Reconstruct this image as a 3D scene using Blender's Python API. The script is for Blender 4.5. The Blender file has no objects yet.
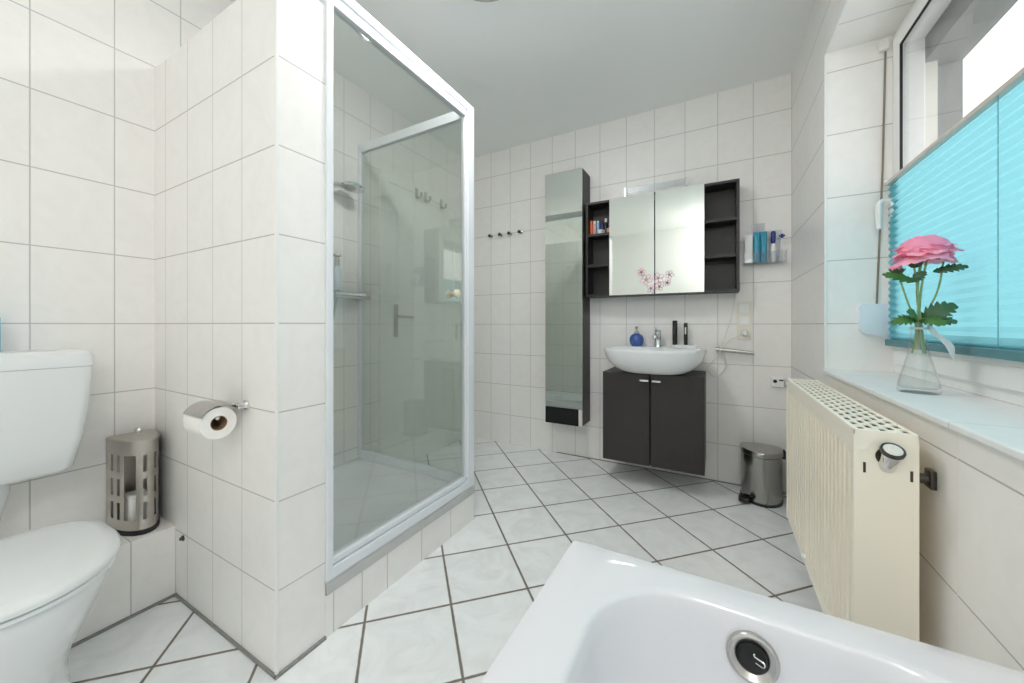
import bpy, bmesh, math, random
from mathutils import Vector, Matrix
random.seed(7)
SC = bpy.context.scene
PI = math.pi

# ------------------------------------------------------------ camera, world, lights, exposure
cam_d = bpy.data.cameras.new('camera')
cam = bpy.data.objects.new('camera', cam_d)
SC.collection.objects.link(cam)
cam.location = (0, 0, 1.0)
cam.rotation_euler = (PI / 2, 0, math.radians(28.95))
cam_d.sensor_width = 36.0
cam_d.lens = 36.0 * 367.4 / 1024.0
cam_d.shift_y = -16.8 / 1024.0
cam_d.clip_start = 0.02
SC.camera = cam

world = bpy.data.worlds.new('overcast_sky')
SC.world = world
world.use_nodes = True
wn = world.node_tree.nodes
wn['Background'].inputs[0].default_value = (0.96, 0.98, 1.0, 1)
wn['Background'].inputs[1].default_value = 2.0

CEIL = 2.48
FILL_GLOBE = (0.10, -0.55, 2.05)       # unseen globe over the bath, added as fill light
FILL_EMIT = 28.5
LAMP = (-0.814, 1.235)            # flush ceiling lamp near the shower
ld_ = bpy.data.lights.new('ceiling_lamp_fill', 'AREA')  # fill disk added under the ceiling lamp, which itself is unlit
ld_.shape = 'DISK'; ld_.size = 0.27; ld_.energy = 11.5; ld_.color = (1, 0.99, 0.98); ld_.spread = PI
lo_ = bpy.data.objects.new('ceiling_lamp_fill', ld_)
SC.collection.objects.link(lo_)
lo_.location = (LAMP[0], LAMP[1], CEIL - 0.064)

SC.view_settings.view_transform = 'Standard'
SC.view_settings.look = 'None'
SC.view_settings.gamma = 1.0
SC.view_settings.use_curve_mapping = False
SC.view_settings.exposure = 0.06
SC.cycles.use_denoising = True
SC.cycles.max_bounces = 18
SC.cycles.diffuse_bounces = 14
SC.cycles.glossy_bounces = 6
SC.cycles.transmission_bounces = 8
SC.cycles.transparent_max_bounces = 16
SC.cycles.caustics_reflective = False
SC.cycles.caustics_refractive = False
SC.cycles.sample_clamp_indirect = 6.0

# ------------------------------------------------------------ dimensions of the room
WX = 0.395      # window wall
LX = -1.94      # toilet / door wall
BY = 2.687      # basin wall
FY = -1.15      # wall behind the camera
PY0, PY1 = 0.588, 0.736   # shower partition
PXE = -1.088              # its free end
SX = -1.085               # shower front plane
SYE = 1.56                # far end of the shower
TH, TV0 = 0.254, -0.012   # tile height and first joint
TW = 0.1897
SILL = 0.818
WTOP = 2.107
WY0, WY1 = 0.30, 1.93     # window opening

# ------------------------------------------------------------ material helpers
def lin(c):
    return tuple(((v / 255) / 12.92 if v / 255 <= 0.04045 else ((v / 255 + 0.055) / 1.055) ** 2.4) for v in c) + (1,)

MATS = {}
def newmat(name):
    m = bpy.data.materials.new(name); m.use_nodes = True
    MATS[name] = m
    return m, m.node_tree.nodes, m.node_tree.links, m.node_tree.nodes['Principled BSDF']

def plain(name, rgb, rough=0.5, metal=0.0, noise=0.0, nscale=20.0, bump=0.0, bscale=200.0, spec=0.5, stretch=None, coat=0.0):
    m, n, l, p = newmat(name)
    p.inputs['Base Color'].default_value = lin(rgb)
    p.inputs['Roughness'].default_value = rough
    p.inputs['Metallic'].default_value = metal
    p.inputs['Specular IOR Level'].default_value = spec
    p.inputs['Coat Weight'].default_value = coat
    tc = n.new('ShaderNodeTexCoord')
    src = tc.outputs['Object']
    if stretch:
        mp = n.new('ShaderNodeMapping'); mp.inputs['Scale'].default_value = stretch
        l.new(src, mp.inputs['Vector']); src = mp.outputs['Vector']
    if noise:
        t = n.new('ShaderNodeTexNoise'); t.inputs['Scale'].default_value = nscale; t.inputs['Detail'].default_value = 4
        l.new(src, t.inputs['Vector'])
        mx = n.new('ShaderNodeMix'); mx.data_type = 'RGBA'
        c = lin(rgb)
        mx.inputs[6].default_value = tuple(v * (1 - noise) for v in c[:3]) + (1,)
        mx.inputs[7].default_value = tuple(min(1, v * (1 + noise)) for v in c[:3]) + (1,)
        l.new(t.outputs['Fac'], mx.inputs[0]); l.new(mx.outputs[2], p.inputs['Base Color'])
    if bump:
        t2 = n.new('ShaderNodeTexNoise'); t2.inputs['Scale'].default_value = bscale; t2.inputs['Detail'].default_value = 3
        l.new(src, t2.inputs['Vector'])
        b = n.new('ShaderNodeBump'); b.inputs['Strength'].default_value = bump; b.inputs['Distance'].default_value = 0.002
        l.new(t2.outputs['Fac'], b.inputs['Height']); l.new(b.outputs['Normal'], p.inputs['Normal'])
    return m

def mth(n, l, op, a, b=None, clamp=False):
    k = n.new('ShaderNodeMath'); k.operation = op; k.use_clamp = clamp
    for i, v in enumerate((a, b)):
        if v is None: continue
        if isinstance(v, (int, float)): k.inputs[i].default_value = v
        else: l.new(v, k.inputs[i])
    return k.outputs[0]

def tiles(name, rgb, grout_v, grout_h, u=None, v=None, gw=0.0035, rough=0.32, vein=0.03, vscale=9.0, lines_u=None, irregular=0.0, bump=0.25):
    """u, v = (axis, origin, size); axis 'X','Y','Z' or ('X+Y')/('Y-X') for diagonals"""
    m, n, l, p = newmat(name)
    tc = n.new('ShaderNodeTexCoord'); sp = n.new('ShaderNodeSeparateXYZ')
    l.new(tc.outputs['Object'], sp.inputs[0])
    def coord(ax):
        if ax == 'X+Y':
            return mth(n, l, 'MULTIPLY', mth(n, l, 'ADD', sp.outputs['X'], sp.outputs['Y']), 2 ** -0.5)
        if ax == 'Y-X':
            return mth(n, l, 'MULTIPLY', mth(n, l, 'SUBTRACT', sp.outputs['Y'], sp.outputs['X']), 2 ** -0.5)
        return sp.outputs[ax]
    cells = []
    def dist(spec):
        ax, o, s = spec
        q = mth(n, l, 'DIVIDE', mth(n, l, 'SUBTRACT', coord(ax), o), s)
        cells.append(mth(n, l, 'FLOOR', q))
        f = mth(n, l, 'FRACT', mth(n, l, 'ADD', q, 0.5))
        return mth(n, l, 'MULTIPLY', mth(n, l, 'ABSOLUTE', mth(n, l, 'SUBTRACT', f, 0.5)), s)
    def mask(d, w):
        mr = n.new('ShaderNodeMapRange'); mr.interpolation_type = 'SMOOTHSTEP'
        l.new(d, mr.inputs['Value'])
        mr.inputs['From Min'].default_value = w * 0.32; mr.inputs['From Max'].default_value = w * 0.68
        mr.inputs['To Min'].default_value = 1; mr.inputs['To Max'].default_value = 0
        return mr.outputs[0]
    # marbled tile face
    nt = n.new('ShaderNodeTexNoise'); nt.inputs['Scale'].default_value = vscale; nt.inputs['Detail'].default_value = 6
    nt.inputs['Roughness'].default_value = 0.62; nt.inputs['Distortion'].default_value = 1.6
    ramp = n.new('ShaderNodeValToRGB')
    c = lin(rgb)
    ramp.color_ramp.elements[0].position = 0.36; ramp.color_ramp.elements[1].position = 0.60
    ramp.color_ramp.elements[0].color = (c[0] * (1 - vein), c[1] * (1 - vein * 1.1), c[2] * (1 - vein * 1.12), 1)
    ramp.color_ramp.elements[1].color = c
    l.new(nt.outputs['Fac'], ramp.inputs['Fac'])
    col = ramp.outputs['Color']
    dv = dist(v) if v else None
    dus = []
    if u: dus.append(dist(u))
    if lines_u:
        ax, xs = lines_u
        for x in xs:
            dus.append(mth(n, l, 'ABSOLUTE', mth(n, l, 'SUBTRACT', coord(ax), x)))
    # shift the marbling from tile to tile
    if cells:
        cv = n.new('ShaderNodeCombineXYZ')
        for i, cc in enumerate(cells[:2]):
            l.new(mth(n, l, 'MULTIPLY', cc, 3.37 + i * 1.7), cv.inputs[i])
        va = n.new('ShaderNodeVectorMath'); va.operation = 'ADD'
        l.new(tc.outputs['Object'], va.inputs[0]); l.new(cv.outputs[0], va.inputs[1])
        l.new(va.outputs[0], nt.inputs['Vector'])
    else:
        l.new(tc.outputs['Object'], nt.inputs['Vector'])
    total = None
    wob = None
    if irregular:
        w = n.new('ShaderNodeTexNoise'); w.inputs['Scale'].default_value = 34; l.new(tc.outputs['Object'], w.inputs['Vector'])
        wob = mth(n, l, 'MULTIPLY', mth(n, l, 'SUBTRACT', w.outputs['Fac'], 0.5), irregular)
    for d, gc in [(dv, grout_h)] + [(d, grout_v) for d in dus]:
        if d is None: continue
        if wob is not None: d = mth(n, l, 'ADD', d, wob)
        mk = mask(d, gw)
        mx = n.new('ShaderNodeMix'); mx.data_type = 'RGBA'
        l.new(mk, mx.inputs[0]); l.new(col, mx.inputs[6]); mx.inputs[7].default_value = lin(gc)
        col = mx.outputs[2]
        total = mk if total is None else mth(n, l, 'MAXIMUM', total, mk)
    l.new(col, p.inputs['Base Color'])
    if total is not None:
        l.new(mth(n, l, 'ADD', mth(n, l, 'MULTIPLY', total, 0.6), rough, True), p.inputs['Roughness'])
        b = n.new('ShaderNodeBump'); b.inputs['Strength'].default_value = bump; b.inputs['Distance'].default_value = 0.002
        l.new(mth(n, l, 'SUBTRACT', 1.0, total), b.inputs['Height']); l.new(b.outputs['Normal'], p.inputs['Normal'])
    else:
        p.inputs['Roughness'].default_value = rough
    return m

def pane(name, tint, ior_refl=1.5, extra=0.0, rough=0.0):
    m, n, l, p = newmat(name)
    n.remove(p)
    out = n['Material Output']
    tr = n.new('ShaderNodeBsdfTransparent'); tr.inputs[0].default_value = tint + (1,)
    gl = n.new('ShaderNodeBsdfGlossy'); gl.inputs['Roughness'].default_value = rough
    lw = n.new('ShaderNodeLayerWeight'); lw.inputs['Blend'].default_value = 0.5
    f0 = ((ior_refl - 1) / (ior_refl + 1)) ** 2
    mx = n.new('ShaderNodeMixShader')
    fac = mth(n, l, 'ADD', mth(n, l, 'MULTIPLY', mth(n, l, 'POWER', lw.outputs['Facing'], 5.0), 1 - f0), f0)
    if extra: fac = mth(n, l, 'ADD', fac, extra, True)
    l.new(fac, mx.inputs[0]); l.new(tr.outputs[0], mx.inputs[1]); l.new(gl.outputs[0], mx.inputs[2])
    l.new(mx.outputs[0], out.inputs[0])
    return m

WALL = (240, 238, 235)
GV, GH = (194, 193, 191), (186, 185, 183)
M_wall_back = tiles('back_wall_tile', WALL, GV, GH, ('X', -1.693, TW), ('Z', TV0, TH))
M_wall_left = tiles('toilet_wall_tile', WALL, GV, GH, ('Y', 0.285, 0.1915), ('Z', TV0, TH))
M_wall_right = tiles('window_wall_tile', WALL, (236, 234, 230), GH, ('Y', 1.0016, TW), ('Z', TV0, TH))
M_part = tiles('partition_tile', WALL, (206, 203, 198), GH, ('X', -1.277, 0.187), ('Z', TV0, TH))
M_part_end = tiles('partition_end_tile', WALL, GV, GH, None, ('Z', TV0, TH))
M_reveal = tiles('reveal_tile', WALL, GV, GH, None, ('Z', TV0, TH))
M_reveal_top = tiles('reveal_top_tile', WALL, GV, GH, ('Y', 1.95, 0.19), None)
M_sill = tiles('sill_tile', (234, 236, 236), (206, 209, 209), (206, 209, 209), ('Y', 0.62, 0.38), None, gw=0.003, rough=0.45)
M_base = tiles('shower_base_tile', WALL, GV, GH, None, None, lines_u=('Y', (0.765, 0.875, 0.989, 1.175, 1.37)))
M_plinth = tiles('plinth_tile', WALL, GV, GH, None, None, lines_u=('Y', (0.468, 0.279, 0.09, -0.1, -0.29, -0.48)))
M_floor = tiles('floor_tile', (238, 241, 242), (120, 112, 103), (120, 112, 103), ('X+Y', 0.4423, 0.2884), ('Y-X', 1.6112, 0.2884), gw=0.0088, rough=0.14, vein=0.085, vscale=6.0, irregular=0.0022, bump=0.35)
M_ceil = plain('woodchip_ceiling_paint', (240, 242, 241), 0.9, bump=0.35, bscale=140)
M_paint = plain('white_wall_paint', (242, 242, 240), 0.85, bump=0.15)
M_silicone = plain('grey_silicone', (140, 139, 136), 0.6, noise=0.15, nscale=40)
M_seal = plain('light_grey_seal', (192, 192, 190), 0.5, noise=0.06, nscale=30)
M_trim = plain('white_corner_profile', (236, 236, 234), 0.3, noise=0.02)
M_ceramic = plain('white_ceramic', (232, 234, 236), 0.08, coat=0.4, noise=0.01, nscale=3)
M_lid = plain('white_toilet_plastic', (228, 231, 232), 0.16, noise=0.01, nscale=3)
M_tub = plain('white_bath_acrylic', (222, 223, 227), 0.09, coat=0.4, noise=0.01, nscale=3)
M_alu = plain('white_lacquered_aluminium', (228, 231, 236), 0.28, noise=0.02)
M_pvc = plain('white_window_plastic', (240, 240, 238), 0.25, noise=0.015)
M_pvcgrey = plain('aged_white_plastic', (222, 218, 208), 0.4, noise=0.05)
M_gasket = plain('black_rubber', (22, 22, 24), 0.55, noise=0.1)
M_chrome = plain('chrome', (225, 225, 226), 0.08, metal=1.0, noise=0.02)
M_steel = plain('brushed_steel', (190, 187, 182), 0.33, metal=1.0, noise=0.10, nscale=60, stretch=(1, 1, 0.02))
M_steeld = plain('brushed_steel_holder', (200, 195, 187), 0.38, metal=1.0, noise=0.10, nscale=50, stretch=(0.05, 0.05, 1))
M_darkmetal = plain('dark_metal', (96, 92, 88), 0.3, metal=1.0, noise=0.1)
M_binsteel = plain('polished_bin_steel', (168, 166, 162), 0.24, metal=1.0, noise=0.08, nscale=60, stretch=(1, 1, 0.02))
M_wenge = plain('dark_wenge_laminate', (46, 41, 39), 0.42, noise=0.16, nscale=40, stretch=(1, 1, 0.06))
M_wenge2 = plain('dark_wenge_carcass', (42, 39, 39), 0.45, noise=0.14, nscale=40, stretch=(1, 1, 0.06))
M_darkgloss = plain('dark_gloss_strip', (20, 22, 24), 0.08, noise=0.2)  # dark glossy strip below the tall mirror door
M_mirror = plain('silver_mirror', (226, 231, 226), 0.01, metal=1.0)
M_dial = plain('frosted_dial', (226, 224, 216), 0.15, noise=0.18, nscale=220)
M_rosette = plain('satin_chrome', (200, 198, 194), 0.22, metal=1.0, noise=0.05)
M_rad = plain('cream_radiator_enamel', (250, 243, 227), 0.34, noise=0.02, nscale=8)
M_radshade = plain('shaded_radiator_inside', (62, 53, 43), 0.7, noise=0.15)  # darkened so the shade inside the radiator sits in the colour
M_black = plain('black_plastic', (18, 18, 20), 0.35, noise=0.1)
M_paper = plain('toilet_paper', (240, 238, 234), 0.95, noise=0.03, nscale=60, bump=0.3, bscale=300)
M_card = plain('cardboard_core', (150, 122, 96), 0.9, noise=0.1)
M_door = plain('white_door_lacquer', (238, 238, 234), 0.3, noise=0.01)
M_beige = plain('beige_switch_plastic', (232, 228, 216), 0.35, noise=0.03)
M_white = plain('white_plastic', (238, 238, 236), 0.3, noise=0.02)
M_knob = plain('cream_knob', (232, 222, 198), 0.2, noise=0.04)
M_blue = plain('blue_ceramic', (58, 92, 160), 0.25, noise=0.15, nscale=30)
M_navy = plain('navy_plastic', (34, 52, 128), 0.3, noise=0.08)
M_teal = plain('teal_bottle', (52, 150, 178), 0.2, noise=0.12, nscale=30)
M_stem = plain('pale_green_stem', (138, 160, 110), 0.5, noise=0.12)
M_leaf = plain('green_leaf', (66, 112, 52), 0.45, noise=0.30, nscale=45)
M_leafd = plain('dark_green_leaf', (52, 92, 56), 0.45, noise=0.30, nscale=45)
M_sepal = plain('green_sepal', (70, 84, 46), 0.5, noise=0.25, nscale=60)
M_decal = plain('pink_decal', (236, 176, 200), 0.5, noise=0.12, nscale=40)
M_cord = plain('white_cord', (222, 220, 212), 0.5, noise=0.03)
M_cordteal = plain('teal_cord', (96, 160, 172), 0.6, noise=0.05)
M_strap = plain('grey_webbing', (140, 131, 119), 0.9, noise=0.12, nscale=90)
M_palebox = plain('pale_blue_plastic', (226, 233, 242), 0.35, noise=0.02)
M_lightblue = plain('light_blue_plastic', (140, 190, 226), 0.3, noise=0.06)
M_orange = plain('orange_plastic', (216, 104, 62), 0.35, noise=0.1)
M_pink = plain('pale_pink_plastic', (222, 176, 172), 0.35, noise=0.08)
M_peach = plain('peach_plastic', (214, 150, 122), 0.4, noise=0.08)
M_yellow = plain('yellow_print', (206, 188, 110), 0.5, noise=0.2, nscale=60)
M_ext = plain('exterior_render', (132, 132, 130), 0.9, noise=0.06, bump=0.4)
M_shutter = plain('grey_shutter_box', (110, 112, 110), 0.6, noise=0.05)
M_glass_shower = pane('green_tinted_shower_glass', (0.948, 0.968, 0.953), 1.5, 0.055)
M_glass_win = pane('window_glass', (0.97, 0.98, 0.975), 1.5)
M_acrylic = pane('clear_acrylic', (0.93, 0.94, 0.96), 1.45, 0.02)

def make_lamp_glass(name, strength):
    m, n, l, p = newmat(name)
    p.inputs['Base Color'].default_value = lin((232, 231, 226)); p.inputs['Roughness'].default_value = 0.25
    if strength:
        p.inputs['Emission Color'].default_value = (1, 0.99, 0.98, 1)
        p.inputs['Emission Strength'].default_value = strength
    return m
M_opal = make_lamp_glass('opal_lamp_glass', 1.5)  # glow added along with the fill disk; the real lamp is off
M_fill_globe = make_lamp_glass('fill_globe_glass', FILL_EMIT)  # glow of the added fill globe

M_vase = pane('clear_vase_glass', (0.988, 0.994, 0.994), 1.5, 0.012)

def make_cloth(name, rgb, transl, tint=None):
    m, n, l, p = newmat(name)
    out = n['Material Output']
    p.inputs['Base Color'].default_value = lin(rgb); p.inputs['Roughness'].default_value = 0.85
    t = n.new('ShaderNodeBsdfTranslucent'); t.inputs[0].default_value = lin(tint or rgb)
    no = n.new('ShaderNodeTexNoise'); no.inputs['Scale'].default_value = 120
    tc = n.new('ShaderNodeTexCoord'); l.new(tc.outputs['Object'], no.inputs['Vector'])
    b = n.new('ShaderNodeBump'); b.inputs['Strength'].default_value = 0.06; l.new(no.outputs['Fac'], b.inputs['Height'])
    l.new(b.outputs['Normal'], p.inputs['Normal'])
    mx = n.new('ShaderNodeMixShader'); mx.inputs[0].default_value = transl
    l.new(p.outputs[0], mx.inputs[1]); l.new(t.outputs[0], mx.inputs[2]); l.new(mx.outputs[0], out.inputs[0])
    return m
M_blind = make_cloth('turquoise_pleated_fabric', (138, 208, 220), 0.56, (158, 222, 231))
M_blindrail = plain('teal_blind_rail', (84, 134, 142), 0.5, noise=0.08)
M_blindtop = plain('beige_blind_rail', (206, 198, 190), 0.45, noise=0.04)
M_petal = make_cloth('pink_petal', (255, 186, 208), 0.25, (255, 190, 210))
M_petald = make_cloth('deep_pink_petal', (254, 166, 196), 0.2, (254, 170, 198))
M_ribbon = make_cloth('sheer_white_ribbon', (226, 230, 232), 0.4)

# ------------------------------------------------------------ geometry helpers
class B:
    def __init__(s): s.bm = bmesh.new(); s.curved = False
    def box(s, x0, x1, y0, y1, z0, z1, bev=0.0, seg=2):
        r = bmesh.ops.create_cube(s.bm, size=1.0)
        for v in r['verts']:
            v.co = Vector(((x0 + x1) / 2 + v.co.x * (x1 - x0), (y0 + y1) / 2 + v.co.y * (y1 - y0), (z0 + z1) / 2 + v.co.z * (z1 - z0)))
        if bev:
            ed = list({e for v in r['verts'] for e in v.link_edges})
            bmesh.ops.bevel(s.bm, geom=ed, offset=bev, segments=seg, affect='EDGES', profile=0.5)
        return s
    def loft(s, rings, cap0=True, cap1=True, closed=True):
        s.curved = True
        vs = [[s.bm.verts.new(p) for p in r] for r in rings]
        n = len(rings[0])
        for a, b in zip(vs[:-1], vs[1:]):
            for i in range(n if closed else n - 1):
                j = (i + 1) % n
                try: s.bm.faces.new((a[i], a[j], b[j], b[i]))
                except ValueError: pass
        if cap0 and n > 2: s.bm.faces.new(list(reversed(vs[0])))
        if cap1 and n > 2: s.bm.faces.new(vs[-1])
        return s
    def cone(s, p0, p1, r0, r1=None, seg=24):
        r1 = r0 if r1 is None else r1
        return s.tube([p0, p1], [r0, r1], seg)
    def tube(s, pts, r, seg=10, caps=True):
        pts = [Vector(p) for p in pts]
        rs = r if isinstance(r, (list, tuple)) else [r] * len(pts)
        rings = []; up = None
        for i, p in enumerate(pts):
            t = (pts[min(i + 1, len(pts) - 1)] - pts[max(i - 1, 0)]).normalized()
            if up is None:
                up = Vector((0, 0, 1)) if abs(t.z) < 0.9 else Vector((1, 0, 0))
            a = t.cross(up).normalized(); b = a.cross(t).normalized(); up = b
            rings.append([p + (a * math.cos(2 * PI * k / seg) + b * math.sin(2 * PI * k / seg)) * rs[i] for k in range(seg)])
        return s.loft(rings, caps, caps)
    def lathe(s, prof, c, axis=(0, 0, 1), seg=32, caps=True):
        ax = Vector(axis).normalized(); c = Vector(c)
        up = Vector((1, 0, 0)) if abs(ax.x) < 0.9 else Vector((0, 1, 0))
        a = ax.cross(up).normalized(); b = ax.cross(a).normalized()
        rings = [[c + ax * h + (a * math.cos(2 * PI * k / seg) + b * math.sin(2 * PI * k / seg)) * max(r, 1e-4) for k in range(seg)] for r, h in prof]
        return s.loft(rings, caps, caps)
    def ball(s, c, r, sx=1, sy=1, sz=1, seg=20):
        s.curved = True
        res = bmesh.ops.create_uvsphere(s.bm, u_segments=seg, v_segments=max(8, seg // 2 + 2), radius=r)
        for v in res['verts']: v.co = Vector((v.co.x * sx, v.co.y * sy, v.co.z * sz)) + Vector(c)
        return s
    def torus(s, c, R, r, axis=(0, 0, 1), seg=28, sub=8, a0=0, a1=2 * PI):
        ax = Vector(axis).normalized(); c = Vector(c)
        up = Vector((1, 0, 0)) if abs(ax.x) < 0.9 else Vector((0, 1, 0))
        a = ax.cross(up).normalized(); b = ax.cross(a).normalized()
        full = abs(a1 - a0 - 2 * PI) < 1e-6
        n = seg if full else seg + 1
        rings = []
        for i in range(n):
            t = a0 + (a1 - a0) * i / seg
            d = a * math.cos(t) + b * math.sin(t)
            rings.append([c + d * (R + r * math.cos(2 * PI * k / sub)) + ax * r * math.sin(2 * PI * k / sub) for k in range(sub)])
        if full: rings.append(rings[0])
        s.loft(rings, not full, not full)
        if full: bmesh.ops.remove_doubles(s.bm, verts=s.bm.verts, dist=1e-6)
        return s
    def grid(s, fn, nu, nv):
        s.curved = True
        vs = [[s.bm.verts.new(fn(i / nu, j / nv)) for j in range(nv + 1)] for i in range(nu + 1)]
        for i in range(nu):
            for j in range(nv):
                s.bm.faces.new((vs[i][j], vs[i + 1][j], vs[i + 1][j + 1], vs[i][j + 1]))
        return s
    def prism(s, outline, axis, a0, a1):
        """outline: 2D points in the two other axes (order of XYZ), extruded along axis from a0 to a1"""
        k = 'XYZ'.index(axis)
        def pt(p, a):
            q = list(p); q.insert(k, a); return q
        return s.loft([[pt(p, a0) for p in outline], [pt(p, a1) for p in outline]])
    def extrude_sheet(s, thick):
        bmesh.ops.recalc_face_normals(s.bm, faces=s.bm.faces)
        bmesh.ops.solidify(s.bm, geom=list(s.bm.faces), thickness=thick)
        return s

ORG = {}
def link(o): SC.collection.objects.link(o); return o

def obj(name, b, mat, parent=None, smooth=True, angle=35, origin=None):
    bm = b.bm
    org = Vector((0, 0, 0))
    if parent is not None: org = ORG[parent.name]
    elif origin is not None: org = Vector(origin)
    bmesh.ops.recalc_face_normals(bm, faces=bm.faces)
    for v in bm.verts: v.co -= org
    me = bpy.data.meshes.new(name)
    bm.to_mesh(me); bm.free()
    me.materials.append(mat)
    if smooth and b.curved:
        me.shade_smooth()
        me.set_sharp_from_angle(angle=math.radians(angle))
    o = bpy.data.objects.new(name, me)
    link(o)
    if parent is not None: o.parent = parent
    else: o.location = org
    ORG[o.name] = org
    return o

def thing(name, label, cat, loc, group=None):
    o = bpy.data.objects.new(name, None); link(o)
    o.empty_display_size = 0.05
    o.location = loc; o['label'] = label; o['category'] = cat
    if group: o['group'] = group
    ORG[o.name] = Vector(loc)
    return o
def tag(o, label, cat, group=None):
    o['label'] = label; o['category'] = cat
    if group: o['group'] = group
    return o
def struct(name, b, mat, parent=None, label=None, cat=None, smooth=True, angle=35):
    o = obj(name, b, mat, parent, smooth, angle)
    if parent is None:
        o['kind'] = 'structure'
        if label: o['label'] = label; o['category'] = cat
    return o
def struct_root(name, loc, label, cat):
    o = thing(name, label, cat, loc); o['kind'] = 'structure'
    return o

def rrect(cx, cy, hx, hy, r, z, n=8):
    pts = []
    r = min(r, hx - 1e-4, hy - 1e-4)
    for (sx, sy, a) in ((1, 1, 0), (-1, 1, PI / 2), (-1, -1, PI), (1, -1, 3 * PI / 2)):
        for k in range(n + 1):
            t = a + PI / 2 * k / n
            pts.append((cx + sx * (hx - r) + r * math.cos(t), cy + sy * (hy - r) + r * math.sin(t), z))
    return pts

def bez(pts, n=8):
    out = []
    P = [Vector(p) for p in pts]
    for i in range(len(P) - 1):
        p0 = P[max(i - 1, 0)]; p1 = P[i]; p2 = P[i + 1]; p3 = P[min(i + 2, len(P) - 1)]
        for k in range(n):
            t = k / n
            out.append(0.5 * ((2 * p1) + (-p0 + p2) * t + (2 * p0 - 5 * p1 + 4 * p2 - p3) * t * t + (-p0 + 3 * p1 - 3 * p2 + p3) * t ** 3))
    out.append(P[-1]); return out

# ------------------------------------------------------------ the room shell
struct('floor', B().box(LX - 0.15, WX + 0.4, FY - 0.15, BY + 0.15, -0.12, 0), M_floor, label='white marbled floor tiles laid diagonally with dark joints', cat='floor')
struct('ceiling', B().box(LX - 0.15, WX + 0.4, FY - 0.15, BY + 0.15, CEIL, CEIL + 0.12), M_ceil, label='plain white woodchip ceiling of the bathroom', cat='ceiling')
struct('wall_back', B().box(LX - 0.15, WX + 0.4, BY, BY + 0.15, 0, CEIL), M_wall_back, label='white tiled wall behind basin, mirror cabinets and bin', cat='wall')
struct('wall_front', B().box(LX - 0.15, WX + 0.4, FY - 0.15, FY, 0, CEIL), M_paint, label='white painted wall at the foot of the bath', cat='wall')
DY0, DY1, DZ = 1.745, 2.50, 1.985
wl = B().box(LX - 0.15, LX, FY, DY0, 0, CEIL).box(LX - 0.15, LX, DY1, BY, 0, CEIL).box(LX - 0.15, LX, DY0, DY1, DZ, CEIL)
struct('wall_left', wl, M_wall_left, label='white tiled wall with toilet cistern and room door', cat='wall')
WO = 0.755
wr = B()
wr.box(WX, WO, FY, BY, 0, SILL - 0.014)
wr.box(WX, WO, FY, BY, WTOP, CEIL)
wr.box(WX, WO, WY1, BY, SILL - 0.014, WTOP)
wr.box(WX, WO, FY, WY0, SILL - 0.014, WTOP)
struct('wall_right', wr, M_wall_right, label='white tiled wall around the window niche above radiator', cat='wall')
struct('trim_1', B().box(WX - 0.004, 0.60, WY1 - 0.006, WY1, SILL, WTOP - 0.006), M_reveal, label='tiled side lining of the window niche', cat='trim')
struct('trim_2', B().box(WX - 0.004, 0.60, WY0, WY1 - 0.006, WTOP - 0.006, WTOP), M_reveal_top, label='tiled top lining of the window niche', cat='trim')
struct('trim_3', B().box(WX - 0.012, 0.60, WY0, WY1 - 0.006, SILL - 0.014, SILL, bev=0.003), M_sill, label='pale tiled window sill under the turquoise blind', cat='trim')
struct('trim_4', B().box(WX - 0.007, WX + 0.001, WY1 - 0.010, WY1 + 0.002, SILL, WTOP, bev=0.002), M_trim, label='white corner profile along upright edge of window niche', cat='trim')
struct('trim_5', B().box(WX - 0.007, WX + 0.001, WY0, WY1, WTOP - 0.010, WTOP + 0.002, bev=0.002), M_trim, label='white corner profile along top edge of window niche', cat='trim')
PTOP = 2.015
struct('wall_partition', B().box(LX, PXE - 0.004, PY0, PY1, 0, PTOP), M_part, label='tiled partition between toilet and shower carrying paper holder', cat='wall')
struct('trim_6', B().box(PXE - 0.004, PXE, PY0 + 0.002, PY1, 0, PTOP), M_part_end, label='tiled narrow end face of the shower partition', cat='trim')
struct('trim_7', B().box(PXE - 0.007, PXE + 0.003, PY0 - 0.003, PY0 + 0.006, 0, PTOP, bev=0.002), M_trim, label='white edge profile on the corner of shower partition', cat='trim')
sil = B().box(-1.748, PXE + 0.004, PY0 - 0.006, PY0, 0, 0.009).box(PXE, PXE + 0.007, PY0 - 0.006, PY1, 0, 0.009)
struct('baseboard_partition', sil, M_silicone, label='grey silicone joint at the foot of shower partition', cat='baseboard')
struct('wall_plinth', B().box(LX, -1.746, FY, PY0 - 0.001, 0, 0.257, bev=0.002), M_plinth, label='low tiled pipe boxing behind the toilet bowl', cat='wall')
struct('baseboard_plinth', B().box(-1.746, -1.740, FY, PY0 - 0.006, 0, 0.009), M_silicone, label='grey silicone joint at the foot of pipe boxing', cat='baseboard')
struct('baseboard_back', B().box(SX, WX, BY - 0.005, BY, 0, 0.006), M_silicone, label='grey joint between floor and the basin wall', cat='baseboard')

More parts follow.
